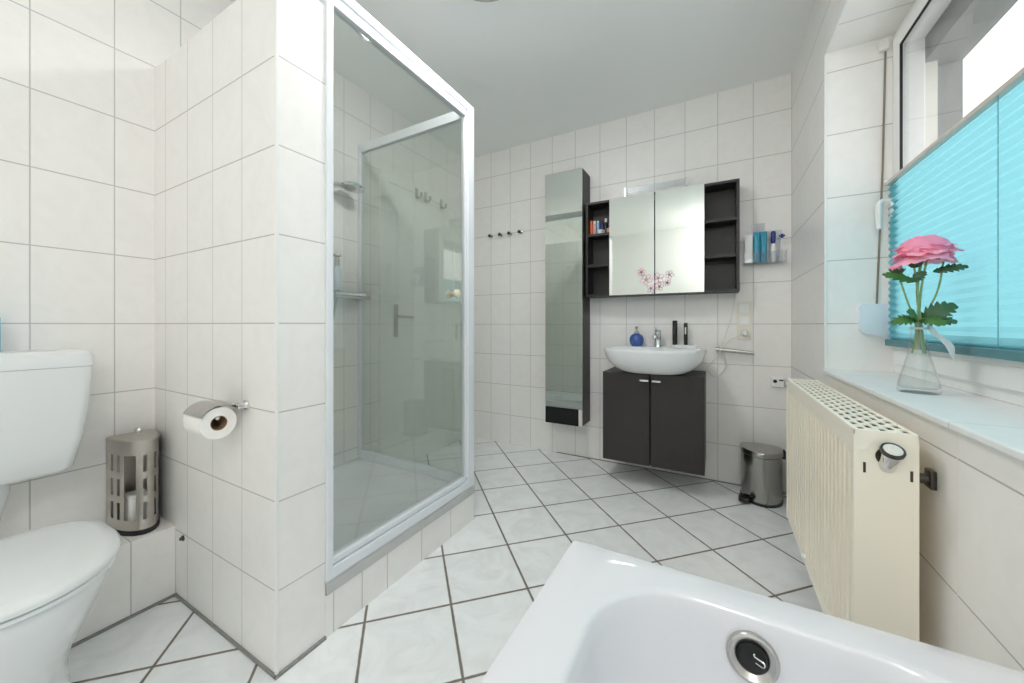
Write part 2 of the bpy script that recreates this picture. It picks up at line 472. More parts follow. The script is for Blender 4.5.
# ------------------------------------------------------------ window
FX0, FX1 = 0.592, 0.655
wn1 = struct_root('window_1', (FX0, (WY0 + WY1) / 2, SILL), 'white plastic window half covered by turquoise blind', 'window')
fw = 0.045
def ring(b, x0, x1, y0, y1, z0, z1, w, bev=0.004):
    b.box(x0, x1, y0, y1, z0, z0 + w, bev); b.box(x0, x1, y0, y1, z1 - w, z1, bev)
    b.box(x0, x1, y0, y0 + w, z0 + w * 0.9, z1 - w * 0.9, bev); b.box(x0, x1, y1 - w, y1, z0 + w * 0.9, z1 - w * 0.9, bev)
    return b
zt = WTOP - 0.006
yr = WY1 - 0.006
obj('window_frame', ring(B(), FX0, FX1, WY0, yr, SILL, zt, fw), M_pvc, wn1)
obj('sash', ring(B(), FX0 - 0.012, FX1 - 0.008, WY0 + 0.034, yr - 0.034, SILL + 0.034, zt - 0.034, 0.058), M_pvc, wn1)
gy0, gy1, gz0, gz1 = WY0 + 0.092, yr - 0.092, SILL + 0.092, zt - 0.092
obj('sash_rail', B().box(FX0 - 0.012, FX1 - 0.008, gy0 - 0.002, gy1 + 0.002, gz0 - 0.004, gz0 + 0.045, bev=0.003), M_pvc, wn1)
obj('gasket', ring(B(), FX0 - 0.0115, FX0 - 0.004, gy0 - 0.001, gy1 + 0.001, gz0 + 0.046, gz1 + 0.001, 0.004, 0), M_gasket, wn1)
obj('glass_pane', B().box(FX0 - 0.004, FX0, gy0 - 0.004, gy1 + 0.004, gz0 - 0.004, gz1 + 0.004), M_glass_win, wn1)
hb = B().box(FX0 - 0.022, FX0 - 0.012, 1.862, 1.892, 1.40, 1.47, bev=0.004)
hb.tube([(FX0 - 0.02, 1.877, 1.46), (FX0 - 0.045, 1.877, 1.463), (FX0 - 0.053, 1.877, 1.455), (FX0 - 0.054, 1.877, 1.43), (FX0 - 0.052, 1.877, 1.36)], [0.009, 0.009, 0.010, 0.010, 0.009], 10)
obj('handle', hb, M_white, wn1)
ext = B().box(FX1 + 0.004, WO, WY0, WY1, 1.945, WTOP)
obj('shutter_box', ext, M_shutter, wn1)
rg = B().box(FX1, FX1 + 0.04, yr - 0.04, yr, SILL, 1.945).box(FX1, FX1 + 0.04, WY0, WY0 + 0.04, SILL, 1.945)
obj('guide_rail', rg, M_pvcgrey, wn1)
obj('outer_lining', B().box(FX1 + 0.041, WO, WY1 - 0.006, WY1, SILL, 1.944).box(FX1 + 0.041, WO, WY0, WY0 + 0.006, SILL, 1.944).box(FX1, WO + 0.05, WY0, WY1, SILL - 0.02, SILL + 0.01), M_ext, wn1)
struct('wall_exterior', B().box(WO, WO + 0.02, WY1, BY + 0.3, 0, 3.0).box(WO, WO + 0.02, WY0 - 1, WY0, 0, 3.0).box(WO, WO + 0.02, WY0, WY1, 1.947, 3.0).box(WO, WO + 0.02, WY0, WY1, 0, SILL - 0.03), M_ext, label='pale rendered outer wall seen through the window', cat='wall')

# blind
bl = thing('pleated_blind', 'turquoise pleated blind covering lower part of the window', 'blind', (0.575, 1.18, 0.925))
y0b, y1b, zb0, zb1 = WY0 + 0.04, 1.893, 0.945, 1.522
NP = 23
def pleat(u, v):
    k = v * NP * 2
    f = abs((k % 2) - 1)
    return (0.568 + 0.008 * f, y0b + (y1b - y0b) * u, zb0 + (zb1 - zb0) * v)
bb = B().grid(pleat, 3, NP * 2)
fab = obj('pleated_fabric', bb, M_blind, bl, smooth=False)
obj('top_rail', B().box(0.560, 0.581, y0b - 0.004, y1b + 0.006, zb1, zb1 + 0.014, bev=0.002), M_blindtop, bl)
obj('bottom_rail', B().box(0.558, 0.581, y0b - 0.004, y1b - 0.004, zb0 - 0.023, zb0, bev=0.003), M_blindrail, bl)
for yy in (1.27, 0.75):
    obj('tension_cord', B().tube([(0.5645, yy, zb0), (0.5645, yy, zb1)], 0.0009, 6), M_cordteal, bl)
obj('bracket', B().box(0.560, 0.582, y1b - 0.012, y1b + 0.010, zb1 + 0.012, zb1 + 0.024, bev=0.002), M_white, bl)

# shutter belt winder on the niche side
yw = yr
wd = thing('belt_winder', 'pale box winding the grey shutter belt beside the blind', 'shutter winder', (0.535, yw, 0.96))
obj('winder_box', B().prism([(0.492, 1.068), (0.502, 1.080), (0.578, 1.080), (0.578, 0.962), (0.562, 0.952), (0.505, 0.968), (0.492, 0.980)], 'Y', yw - 0.022, yw), M_palebox, wd)
obj('belt', B().loft([[(x - 0.003, yw - 0.004, z), (x + 0.003, yw - 0.004, z), (x + 0.003, yw - 0.002, z), (x - 0.003, yw - 0.002, z)] for x, z in ((0.545, 1.075), (0.562, 1.60), (0.570, 2.06))]), M_strap, wd, smooth=False)
obj('belt_guide', B().box(0.547, 0.577, yw - 0.022, yw, 2.045, 2.085, bev=0.005), M_white, wd)

# ------------------------------------------------------------ door on the toilet wall, beyond the shower
d1 = struct_root('door_1', (LX, (DY0 + DY1) / 2, 0), 'white room door seen through the shower glass', 'door')
db = B().box(LX - 0.06, LX + 0.012, DY0 - 0.05, DY0 + 0.02, 0, DZ + 0.05, bev=0.004).box(LX - 0.06, LX + 0.012, DY1 - 0.02, DY1 + 0.05, 0, DZ + 0.05, bev=0.004).box(LX - 0.06, LX + 0.012, DY0 + 0.01, DY1 - 0.01, DZ - 0.02, DZ + 0.05, bev=0.004)
obj('door_frame', db, M_door, d1)
obj('door_leaf', B().box(LX - 0.045, LX + 0.006, DY0 + 0.018, DY1 - 0.018, 0.005, DZ - 0.018, bev=0.002), M_door, d1)
obj('handle_plate', B().box(LX + 0.006, LX + 0.013, 1.815, 1.853, 0.915, 1.14, bev=0.003), M_steel, d1)
obj('handle', B().tube([(LX + 0.012, 1.834, 1.055), (LX + 0.05, 1.834, 1.055), (LX + 0.055, 1.85, 1.055), (LX + 0.055, 1.95, 1.053)], 0.009, 10), M_steel, d1)
def door_hook(y, label):
    t = thing('door_hook', label, 'hook', (LX + 0.012, y, 1.90), 'over-door hooks')
    b = B().box(LX - 0.005, LX + 0.020, y - 0.013, y + 0.013, DZ + 0.05, DZ + 0.053)
    b = B().box(LX + 0.012, LX + 0.017, y - 0.013, y + 0.013, 1.93, DZ + 0.02, bev=0.001)
    obj('strap', b, M_steel, t)
    obj('peg', B().tube([(LX + 0.015, y, 1.945), (LX + 0.045, y, 1.93), (LX + 0.06, y, 1.94), (LX + 0.062, y, 1.965)], [0.007, 0.007, 0.008, 0.010], 8), M_steel, t)
door_hook(2.03, 'steel hook on the door frame top, closest to the door handle')
door_hook(2.125, 'steel hook on the door frame top, middle one of three')
door_hook(2.31, 'steel hook on the door frame top, set apart towards the corner')

# ------------------------------------------------------------ shower
BH = 0.135
struct('shower_base', B().box(LX, SX - 0.001, PY1, SYE, 0, BH), M_base, label='low tiled step under the shower tray', cat='shower base')
tray = B()
cx, cy = (LX + SX) / 2, (PY1 + SYE) / 2
hx, hy = (SX - LX) / 2 - 0.001, (SYE - PY1) / 2 - 0.001
rings = [rrect(cx, cy, hx, hy, 0.012, BH), rrect(cx, cy, hx, hy, 0.012, 0.176), rrect(cx, cy, hx - 0.006, hy - 0.006, 0.012, 0.180), rrect(cx, cy, hx - 0.055, hy - 0.055, 0.06, 0.180),
         rrect(cx, cy, hx - 0.075, hy - 0.07, 0.06, 0.160), rrect(cx, cy, hx - 0.10, hy - 0.10, 0.06, 0.143), rrect(cx, cy, 0.05, 0.05, 0.04, 0.139)]
tray.loft(rings)
tr = tag(obj('shower_tray', tray, M_tub), 'white shower tray on the tiled step inside the glass enclosure', 'shower tray')
ORG['shower_tray'] = Vector((0, 0, 0))
obj('edge_seal', B().box(SX - 0.002, SX + 0.004, PY1 + 0.002, SYE, BH + 0.001, 0.172, bev=0.001), M_seal, tr)
obj('drain', B().lathe([(0.0, 0.1455), (0.035, 0.1455), (0.040, 0.142), (0.040, 0.1395)], (cx - 0.12, cy - 0.20, 0), caps=False), M_chrome, tr)

enc = thing('shower_enclosure', 'glass shower enclosure in white frame beside the tiled partition', 'shower enclosure', (SX - 0.02, cy, 0.18))
FT, FB = 2.112, 0.180
fx0, fx1 = SX - 0.040, SX + 0.004
f = B()
f.box(fx0, fx1, PY1 + 0.001, PY1 + 0.026, FB, FT, bev=0.003)
f.box(fx0, fx1, 1.502, 1.556, FB, FT, bev=0.004)
f.box(fx0 + 0.022, fx1 - 0.004, 1.486, 1.503, FB + 0.06, FT - 0.06, bev=0.003)
f.box(fx0, fx1, PY1 + 0.02, 1.51, FT - 0.034, FT, bev=0.003)
f.box(fx0 + 0.006, fx1 - 0.010, PY1 + 0.02, 1.51, FT - 0.042, FT - 0.030, bev=0.001)
f.box(fx0 + 0.010, fx1 - 0.003, PY1 + 0.02, 1.49, FT - 0.074, FT - 0.042, bev=0.003)
f.box(fx0, fx1, PY1 + 0.02, 1.51, FB, FB + 0.036, bev=0.003)
f.box(fx0 + 0.006, fx1 - 0.012, PY1 + 0.02, 1.51, FB + 0.032, FB + 0.042, bev=0.001)
f.box(fx0 + 0.010, fx1 - 0.003, PY1 + 0.02, 1.49, FB + 0.042, FB + 0.064, bev=0.003)
obj('door_frame', f, M_alu, enc)
obj('sliding_glass', B().box(SX - 0.016, SX - 0.011, PY1 + 0.022, 1.49, FB + 0.058, FT - 0.06), M_glass_shower, enc)
g2 = B()
yb0, yb1 = 1.526, 1.554
g2.box(LX + 0.002, LX + 0.030, yb0, yb1, FB, FT, bev=0.003)
g2.box(LX + 0.02, fx0 + 0.004, yb0, yb1, FT - 0.052, FT, bev=0.003)
g2.box(LX + 0.02, fx0 + 0.004, yb0, yb1, FB, 0.225, bev=0.003)
obj('side_frame', g2, M_alu, enc)
obj('side_glass', B().box(LX + 0.025, fx0 + 0.002, 1.537, 1.542, 0.22, FT - 0.045), M_glass_shower, enc)
kb = B().lathe([(0.006, 0.0), (0.006, 0.012), (0.019, 0.014), (0.021, 0.020), (0.020, 0.027), (0.013, 0.030)], (SX - 0.011, 1.405, 1.148), (1, 0, 0), 24)
k1 = obj('knob', kb, M_knob, enc)
kb = B().lathe([(0.006, 0.0), (0.006, 0.012), (0.019, 0.014), (0.021, 0.020), (0.020, 0.027), (0.013, 0.030)], (SX - 0.016, 1.405, 1.148), (-1, 0, 0), 24)
obj('knob', kb, M_knob, enc)

mx = thing('shower_mixer', 'chrome thermostat bar with hose inside the shower', 'shower mixer', (LX, 1.43, 1.17))
obj('bar', B().tube([(LX + 0.055, 1.325, 1.175), (LX + 0.055, 1.535, 1.175)], 0.022, 16).cone((LX, 1.37, 1.175), (LX + 0.055, 1.37, 1.175), 0.022, 0.02).cone((LX, 1.50, 1.175), (LX + 0.055, 1.50, 1.175), 0.022, 0.02), M_chrome, mx)
for ya, yb_ in ((1.278, 1.322), (1.532, 1.566)):
    obj('dial', B().tube([(LX + 0.055, ya, 1.175), (LX + 0.055, yb_, 1.175)], 0.025, 18), M_steel, mx)
hs = thing('hand_shower', 'chrome hand shower hooked high on the shower wall', 'shower head', (LX, 1.28, 1.75))
obj('wall_holder', B().cone((LX, 1.285, 1.755), (LX + 0.05, 1.285, 1.755), 0.02, 0.014), M_chrome, hs)
obj('handle', B().tube([(LX + 0.055, 1.265, 1.67), (LX + 0.055, 1.285, 1.755), (LX + 0.06, 1.315, 1.79), (LX + 0.07, 1.36, 1.80)], [0.011, 0.012, 0.013, 0.014], 12), M_chrome, hs)
obj('spray_head', B().lathe([(0.012, 0.02), (0.055, 0.014), (0.066, 0.002), (0.063, -0.008), (0.02, -0.012)], (LX + 0.09, 1.425, 1.80), (0.05, 0.10, 1)), M_chrome, hs)
obj('hose', B().tube(bez([(LX + 0.055, 1.262, 1.67), (LX + 0.03, 1.25, 1.45), (LX + 0.03, 1.25, 1.15), (LX + 0.05, 1.28, 0.98), (LX + 0.06, 1.315, 1.02), (LX + 0.055, 1.345, 1.155)], 6), 0.006, 8), M_steel, hs)
bt = thing('shampoo_bottle', 'slim grey blue bottle standing on the shower mixer bar', 'bottle', (LX + 0.055, 1.350, 1.197))
obj('bottle', B().lathe([(0.018, 0.0), (0.021, 0.01), (0.021, 0.11), (0.012, 0.13), (0.010, 0.14)], (LX + 0.055, 1.350, 1.197)), M_palebox, bt)
obj('cap', B().lathe([(0.013, 0.138), (0.013, 0.17), (0.010, 0.19), (0.024, 0.195), (0.02, 0.205)], (LX + 0.055, 1.350, 1.197)), M_steel, bt)

# ------------------------------------------------------------ toilet
TY = 0.175
def egg(z, front, half, back=-1.70, n=40, cy=TY):
    """rounded plan: straight-ish back, elliptical front"""
    pts = []
    xm = front - (front - back) * 0.56
    for k in range(n):
        t = 2 * PI * k / n
        c, s_ = math.cos(t), math.sin(t)
        if c >= 0: x = xm + (front - xm) * c; e = 1.0; y = half * s_
        else:
            x = xm + (xm - back) * -1 * abs(c) ** 0.55
            y = half * (abs(s_) ** 0.62) * (1 if s_ >= 0 else -1)
        pts.append((x, cy + y, z))
    return pts
tl = thing('toilet', 'white floor standing toilet with closed lid at pipe boxing', 'toilet', (-1.5, TY, 0))
prof = [(0.0, -1.405, 0.128, -1.735), (0.02, -1.408, 0.126, -1.735), (0.06, -1.412, 0.120, -1.735), (0.12, -1.405, 0.121, -1.735), (0.18, -1.372, 0.134, -1.735), (0.24, -1.330, 0.152, -1.735), (0.30, -1.293, 0.170, -1.735),
        (0.345, -1.271, 0.181, -1.735), (0.375, -1.262, 0.186, -1.735), (0.382, -1.265, 0.183, -1.735)]
obj('bowl', B().loft([egg(z, fr, h, bk) for z, fr, h, bk in prof]), M_ceramic, tl, angle=50)
obj('seat', B().loft([egg(z, fr, h, -1.69) for z, fr, h in ((0.386, -1.258, 0.186), (0.389, -1.252, 0.192), (0.397, -1.252, 0.192), (0.399, -1.256, 0.188))]), M_lid, tl)
obj('lid', B().loft([egg(z, fr, h, b_) for z, fr, h, b_ in ((0.401, -1.256, 0.188, -1.69), (0.404, -1.247, 0.196, -1.70), (0.412, -1.246, 0.197, -1.70), (0.420, -1.253, 0.190, -1.695), (0.424, -1.28, 0.165, -1.68), (0.426, -1.34, 0.11, -1.64))]), M_lid, tl, angle=60)
for yy in (TY - 0.075, TY + 0.075):
    obj('hinge', B().tube([(-1.712, yy - 0.02, 0.401), (-1.712, yy + 0.02, 0.401)], 0.012, 12), M_lid, tl)

cs = thing('cistern', 'white plastic cistern on the tiled wall above the toilet', 'cistern', (-1.85, TY, 0.55))
def cis(z, hw, x1, r=0.03):
    return rrect((LX + 0.002 + x1) / 2, TY, (x1 - LX - 0.002) / 2, hw, r, z)
cz = [(0.535, 0.150, -1.805), (0.540, 0.166, -1.788), (0.552, 0.177, -1.778), (0.64, 0.195, -1.772), (0.74, 0.207, -1.768), (0.845, 0.215, -1.766), (0.866, 0.2155, -1.766)]
obj('tank', B().loft([cis(*a) for a in cz]), M_lid, cs, angle=50)
cz = [(0.8665, 0.215, -1.7665), (0.868, 0.217, -1.7645), (0.900, 0.217, -1.766), (0.912, 0.212, -1.772), (0.917, 0.203, -1.782), (0.918, 0.19, -1.80)]
obj('tank_lid', B().loft([cis(*a) for a in cz]), M_lid, cs, angle=50)
obj('flush_button', B().lathe([(0.028, 0.917), (0.028, 0.922), (0.024, 0.924)], (-1.85, TY, 0)), M_chrome, cs)
obj('flush_pipe', B().tube([(-1.86, TY + 0.03, 0.55), (-1.86, TY + 0.03, 0.50), (-1.86, TY + 0.022, 0.44), (-1.84, TY + 0.01, 0.385), (-1.79, TY, 0.345), (-1.73, TY, 0.335)], [0.032, 0.032, 0.026, 0.026, 0.026, 0.026], 16), M_lid, cs)
bx = thing('spray_bottle', 'light blue bottle standing on the toilet cistern', 'bottle', (-1.855, 0.190, 0.918))
obj('bottle', B().loft([rrect(-1.855, 0.190, 0.028, 0.028, 0.012, z) for z in (0.918, 1.02)] + [rrect(-1.855, 0.190, 0.02, 0.02, 0.012, 1.035)]), M_lightblue, bx)
obj('cap', B().lathe([(0.016, 1.035), (0.016, 1.06), (0.012, 1.066)], (-1.855, 0.190, 0)), M_white, bx)

# canister on the pipe boxing
CX0, CYc, CZ0, CZ1 = LX + 0.006, 0.517, 0.257, 0.592
chw, cdp = 0.062, 0.160
def dshape(a, k=1.0):
    # a: -pi/2 .. pi/2 round the front
    return (CX0 + cdp * k * max(0, math.cos(a)) ** 0.9, CYc + chw * k * math.sin(a))
cn = thing('steel_canister', 'half round brushed steel slotted canister on the pipe boxing', 'canister', (CX0 + 0.05, CYc, CZ0))
N = 44
def dring(z, k=1.0):
    return [dshape(-PI / 2 + PI * i / N, k) + (z,) for i in range(N + 1)]
obj('base', B().loft([dring(CZ0, 1.03), dring(CZ0 + 0.014, 1.03), dring(CZ0 + 0.016, 0.98)]), M_gasket, cn)
# curved sheet with slots
zs = [0.016, 0.052, 0.112, 0.136, 0.196, 0.220, 0.280, 0.322]
bs = B(); NA = 60
def arcx(i):
    a = -PI / 2 + PI * i / NA
    return dshape(a)
cols = [(-6, 0), ]
slots = [(4, 6), (9, 11), (27, 30), (37, 40), (47, 49)]
win = (14, 22)
for i in range(NA):
    for zi in range(len(zs) - 1):
        z0, z1 = CZ0 + zs[zi], CZ0 + zs[zi + 1]
        hole = zi in (1, 3, 5) and any(a <= i < b for a, b in slots)
        hole = hole or (1 <= zi <= 5 and win[0] <= i < win[1])
        if hole: continue
        p0, p1 = arcx(i), arcx(i + 1)
        vs = [bs.bm.verts.new(q) for q in (p0 + (z0,), p1 + (z0,), p1 + (z1,), p0 + (z1,))]
        bs.bm.faces.new(vs)
bmesh.ops.remove_doubles(bs.bm, verts=bs.bm.verts, dist=1e-5)
bs.extrude_sheet(0.0015)
bs.box(CX0 - 0.004, CX0 - 0.002, CYc - chw, CYc + chw, CZ0 + 0.016, CZ1 - 0.013)
obj('slotted_shell', bs, M_steeld, cn)
ld = obj('lid', B().loft([dring(CZ1 - 0.013, 1.0), dring(CZ1 - 0.013, 1.03), dring(CZ1 - 0.004, 1.03), dring(CZ1, 0.98)]), M_steeld, cn)
obj('lid_knob', B().cone((CX0 + 0.085, CYc, CZ1), (CX0 + 0.085, CYc, CZ1 + 0.014), 0.006).ball((CX0 + 0.085, CYc, CZ1 + 0.022), 0.0125), M_chrome, ld)
pk = thing('white_packet', 'white packet with yellow print inside the slotted steel canister', 'packet', (CX0 + 0.08, CYc - 0.01, CZ0 + 0.016))
obj('packet_body', B().loft([rrect(CX0 + 0.075, CYc - 0.004, 0.038, 0.030, 0.012, CZ0 + z) for z in (0.016, 0.12)] + [rrect(CX0 + 0.075, CYc - 0.004, 0.030, 0.024, 0.012, CZ0 + 0.128)]), M_paper, pk)
obj('print_patch', B().ball((CX0 + 0.112, CYc - 0.012, CZ0 + 0.085), 0.012, 0.08, 0.9, 1.3, 12), M_yellow, pk)

# paper holder and roll
hp = thing('paper_holder', 'steel paper holder with cover flap on the tiled partition', 'toilet paper holder', (-1.26, PY0, 0.745))
RX0, RX1, RY, RZ, RR = -1.368, -1.262, 0.522, 0.714, 0.046
PVY, PVZ = PY0 - 0.022, 0.757
obj('wall_mount', B().cone((-1.246, PY0, PVZ), (-1.246, PY0 - 0.006, PVZ), 0.015, 0.014).cone((-1.246, PY0 - 0.006, PVZ), (-1.246, PVY - 0.004, PVZ), 0.010).cone((-1.236, PVY, PVZ), (-1.375, PVY, PVZ), 0.0065), M_chrome, hp)
obj('arm', B().tube(bez([(-1.374, PVY, PVZ), (-1.380, PVY - 0.015, PVZ - 0.010), (-1.380, RY + 0.004, RZ + 0.016), (-1.376, RY, RZ + 0.0135), (-1.360, RY, RZ + 0.0135), (-1.270, RY, RZ + 0.0135)], 4), 0.0055, 10), M_chrome, hp)
def flap(u, v):
    a = math.radians(-30 + 92 * v)     # angle from straight up, towards -Y
    r = RR + 0.004 + 0.004 * (1 - v)
    return (RX0 - 0.006 + (RX1 - RX0 + 0.012) * u, RY - r * math.sin(a), RZ + r * math.cos(a))
fb = B().grid(flap, 4, 18)
def hingeplate(u, v):
    a = math.radians(-30); r = RR + 0.008
    y1, z1 = RY - r * math.sin(a), RZ + r * math.cos(a)
    return (RX0 - 0.006 + (RX1 - RX0 + 0.012) * u, PVY + (y1 - PVY) * v, PVZ + 0.006 + (z1 - PVZ - 0.006) * v)
fb.grid(hingeplate, 4, 3)
bmesh.ops.remove_doubles(fb.bm, verts=fb.bm.verts, dist=1e-5)
fb.extrude_sheet(0.0015)
obj('cover_flap', fb, M_steel, hp)
rl = thing('toilet_roll', 'white toilet roll hanging in the chrome holder', 'toilet roll', ((RX0 + RX1) / 2, RY, RZ))
NB = 40
def cyl_ring(x, r): return [(x, RY + r * math.cos(2 * PI * k / NB), RZ + r * math.sin(2 * PI * k / NB)) for k in range(NB)]
obj('paper', B().loft([cyl_ring(RX0, 0.021), cyl_ring(RX0, RR - 0.001), cyl_ring(RX0 + 0.001, RR), cyl_ring(RX1 - 0.001, RR), cyl_ring(RX1, RR - 0.001), cyl_ring(RX1, 0.021)], False, False), M_paper, rl)
obj('core', B().loft([cyl_ring(RX0, 0.0212), cyl_ring(RX1, 0.0212), cyl_ring(RX1, 0.0195), cyl_ring(RX0, 0.0195), cyl_ring(RX0, 0.0212)], False, False), M_card, rl)
tag(obj('pipe_stub', B().lathe([(0.010, 0.0), (0.010, 0.004), (0.006, 0.006), (0.006, 0.010), (0.003, 0.012)], (-1.684, PY0, 0.228), (0, -1, 0), 18), M_darkmetal, origin=(-1.684, PY0, 0.228)), 'small metal stub low on the tiled partition near the canister', 'pipe stub')

# ------------------------------------------------------------ basin wall
for i, (x, lb) in enumerate(((-1.688, 'chrome towel hook, the one next to the shower frame'), (-1.590, 'chrome towel hook, second from the shower frame'), (-1.500, 'chrome towel hook, third from the shower frame'), (-1.402, 'chrome towel hook, nearest to the tall mirror cabinet'))):
    if i == 0:
        hk = thing('towel_hook', lb, 'hook', (x, BY, 1.76), 'towel hooks on the basin wall')
        p1 = obj('wall_plate', B().lathe([(0.016, 0), (0.016, 0.005), (0.012, 0.007)], (x, BY, 1.76), (0, -1, 0), 20), M_chrome, hk)
        p2 = obj('peg', B().lathe([(0.006, 0.006), (0.006, 0.025), (0.013, 0.029), (0.014, 0.036), (0.010, 0.040)], (x, BY, 1.76), (0, -1, 0), 20), M_darkmetal, hk)
    else:
        t = hk.copy(); link(t); t.location = (x, BY, 1.76); t['label'] = lb
        for p in (p1, p2):
            c = p.copy(); link(c); c.parent = t

tc = thing('tall_mirror_cabinet', 'tall narrow dark cabinet with mirrored front', 'cabinet', (-0.96, 2.60, 0.278))
TX0, TX1, TZ0, TZ1 = -1.104, -0.819, 0.278, 2.110
obj('carcass', B().box(TX0 + 0.002, TX1, 2.522, BY, TZ0 + 0.004, TZ1 - 0.002, bev=0.0015), M_wenge2, tc)
dr = obj('mirror_door', B().box(TX0, TX1 - 0.003, 2.507, 2.520, TZ0 + 0.12, TZ1, bev=0.001), M_mirror, tc)
obj('lower_front', B().box(TX0, TX1 - 0.030, 2.507, 2.520, TZ0, TZ0 + 0.117, bev=0.001), M_darkgloss, tc)
obj('lower_strip', B().box(TX1 - 0.029, TX1 - 0.003, 2.507, 2.520, TZ0, TZ0 + 0.117, bev=0.001), M_pvcgrey, tc)

mc = thing('mirror_cabinet', 'dark wall cabinet with two mirror doors and open shelves', 'mirror cabinet', (-0.34, 2.60, 1.198))
MX = (-0.808, -0.634, -0.343, -0.060, 0.126)
MZ0, MZ1, MY = 1.198, 1.864, 2.545
t_ = 0.016
c = B()
c.box(MX[0], MX[4], MY, BY, MZ0, MZ0 + t_, bev=0.001).box(MX[0], MX[4], MY, BY, MZ1 - t_, MZ1, bev=0.001)
c.box(MX[0], MX[0] + t_, MY, BY, MZ0 + t_, MZ1 - t_).box(MX[4] - t_, MX[4], MY, BY, MZ0 + t_, MZ1 - t_)
c.box(MX[1], MX[1] + t_, MY, BY, MZ0 + t_, MZ1 - t_).box(MX[3] - t_, MX[3], MY, BY, MZ0 + t_, MZ1 - t_)
c.box(MX[0] + t_, MX[4] - t_, BY - 0.012, BY - 0.002, MZ0 + t_, MZ1 - t_)
obj('carcass', c, M_wenge2, mc)
SHZ = (1.415, 1.632)
for z in SHZ:
    obj('shelf', B().box(MX[0] + t_, MX[1], MY + 0.003, BY - 0.012, z - 0.008, z + 0.008), M_wenge2, mc)
    obj('shelf', B().box(MX[3], MX[4] - t_, MY + 0.003, BY - 0.012, z - 0.008, z + 0.008), M_wenge2, mc)
def petal_ring(b, cx_, cz_, r, rot, y):
    for k in range(5):
        a = rot + 2 * PI * k / 5
        px, pz = cx_ + math.cos(a) * r * 0.62, cz_ + math.sin(a) * r * 0.62
        rings = []
        n = 14
        for i in range(n):
            t = 2 * PI * i / n
            e = Vector((math.cos(t) * r * 0.45, 0, math.sin(t) * r * 0.33))
            ex, ez = e.x * math.cos(a) - e.z * math.sin(a), e.x * math.sin(a) + e.z * math.cos(a)
            rings.append((px + ex, pz + ez))
        for i in range(n):
            (x0, z0), (x1, z1) = rings[i], rings[(i + 1) % n]
            w = 0.0022
            dx, dz = x1 - x0, z1 - z0; L = math.hypot(dx, dz); nx, nz = -dz / L * w, dx / L * w
            b.loft([[(x0 - nx, y, z0 - nz), (x0 + nx, y, z0 + nz), (x1 + nx, y, z1 + nz), (x1 - nx, y, z1 - nz)],
                    [(x0 - nx, y - 0.0004, z0 - nz), (x0 + nx, y - 0.0004, z0 + nz), (x1 + nx, y - 0.0004, z1 + nz), (x1 - nx, y - 0.0004, z1 - nz)]])
    b.lathe([(0.006, 0), (0.006, 0.0004)], (cx_, y, cz_), (0, -1, 0), 10)
mdoors = []
for xa, xb, flowers in ((MX[1] - 0.002, MX[2] - 0.003, ((-0.425, 1.345, 0.026, 0.3), (-0.395, 1.295, 0.036, 0.9), (-0.365, 1.235, 0.026, 0.1))),
                        (MX[2] + 0.003, MX[3] + 0.002, ((-0.322, 1.300, 0.034, 0.5), (-0.255, 1.318, 0.026, 1.1), (-0.315, 1.245, 0.026, 0.2), (-0.268, 1.268, 0.022, 0.6)))):
    d = obj('mirror_door', B().box(xa, xb, MY - 0.018, MY - 0.001, MZ0 + 0.002, MZ1 - 0.002, bev=0.001), M_mirror, mc)
    fb = B()
    for (x, z, r, ro) in flowers: petal_ring(fb, x, z, r, ro, MY - 0.0181)
    obj('flower_decal', fb, M_decal, d, smooth=False)
lp = thing('mirror_lamp', 'slim glass lamp bar mounted on top of the mirror cabinet', 'lamp', (-0.345, 2.58, MZ1))
for x in (-0.535, -0.158):
    obj('bracket', B().box(x - 0.008, x + 0.008, 2.552, 2.60, MZ1, MZ1 + 0.066, bev=0.002), M_steel, lp)
obj('glass_bar', B().box(-0.527, -0.166, 2.556, 2.562, MZ1 + 0.022, MZ1 + 0.060, bev=0.001), pane('frosted_lamp_glass', (0.80, 0.84, 0.86), 1.5, 0.03, 0.35), lp)

# little things in the open shelf
zsf = SHZ[1] + 0.008
def small(name, label, cat, x, y, prof, mat, cap=None, capmat=None, z=None, group=None):
    z0 = zsf if z is None else z
    t = thing(name, label, cat, (x, y, z0), group)
    obj('body' if cap else 'jar', B().lathe([(r, z0 + h) for r, h in prof], (x, y, 0), seg=18), mat, t)
    if cap: obj('cap', B().lathe([(r, z0 + h) for r, h in cap], (x, y, 0), seg=18), capmat, t)
    return t
small('tube', 'orange tube standing on the upper shelf of mirror cabinet', 'tube', -0.778, 2.585, [(0.010, 0), (0.011, 0.06), (0.011, 0.088)], M_orange, [(0.009, 0.088), (0.009, 0.105)], M_orange)
small('tube', 'pale pink tube standing beside the orange tube', 'tube', -0.755, 2.585, [(0.010, 0), (0.011, 0.05), (0.011, 0.080)], M_pink, [(0.009, 0.080), (0.009, 0.10)], M_white)
small('tube', 'light blue tube standing beside the pale pink tube', 'tube', -0.733, 2.595, [(0.009, 0), (0.009, 0.09)], M_lightblue, [(0.007, 0.09), (0.007, 0.10)], M_white)
small('bottle', 'navy blue bottle behind the small white cup', 'bottle', -0.708, 2.620, [(0.014, 0), (0.015, 0.07), (0.007, 0.09)], M_navy, [(0.007, 0.09), (0.007, 0.105)], M_black)
cu = thing('small_cup', 'small white cup with handle on the cabinet shelf', 'cup', (-0.708, 2.575, zsf))
obj('bowl', B().lathe([(0.010, zsf), (0.017, zsf + 0.012), (0.018, zsf + 0.030), (0.0165, zsf + 0.030), (0.015, zsf + 0.012), (0.004, zsf + 0.006)], (-0.712, 2.575, 0), seg=20), M_white, cu)
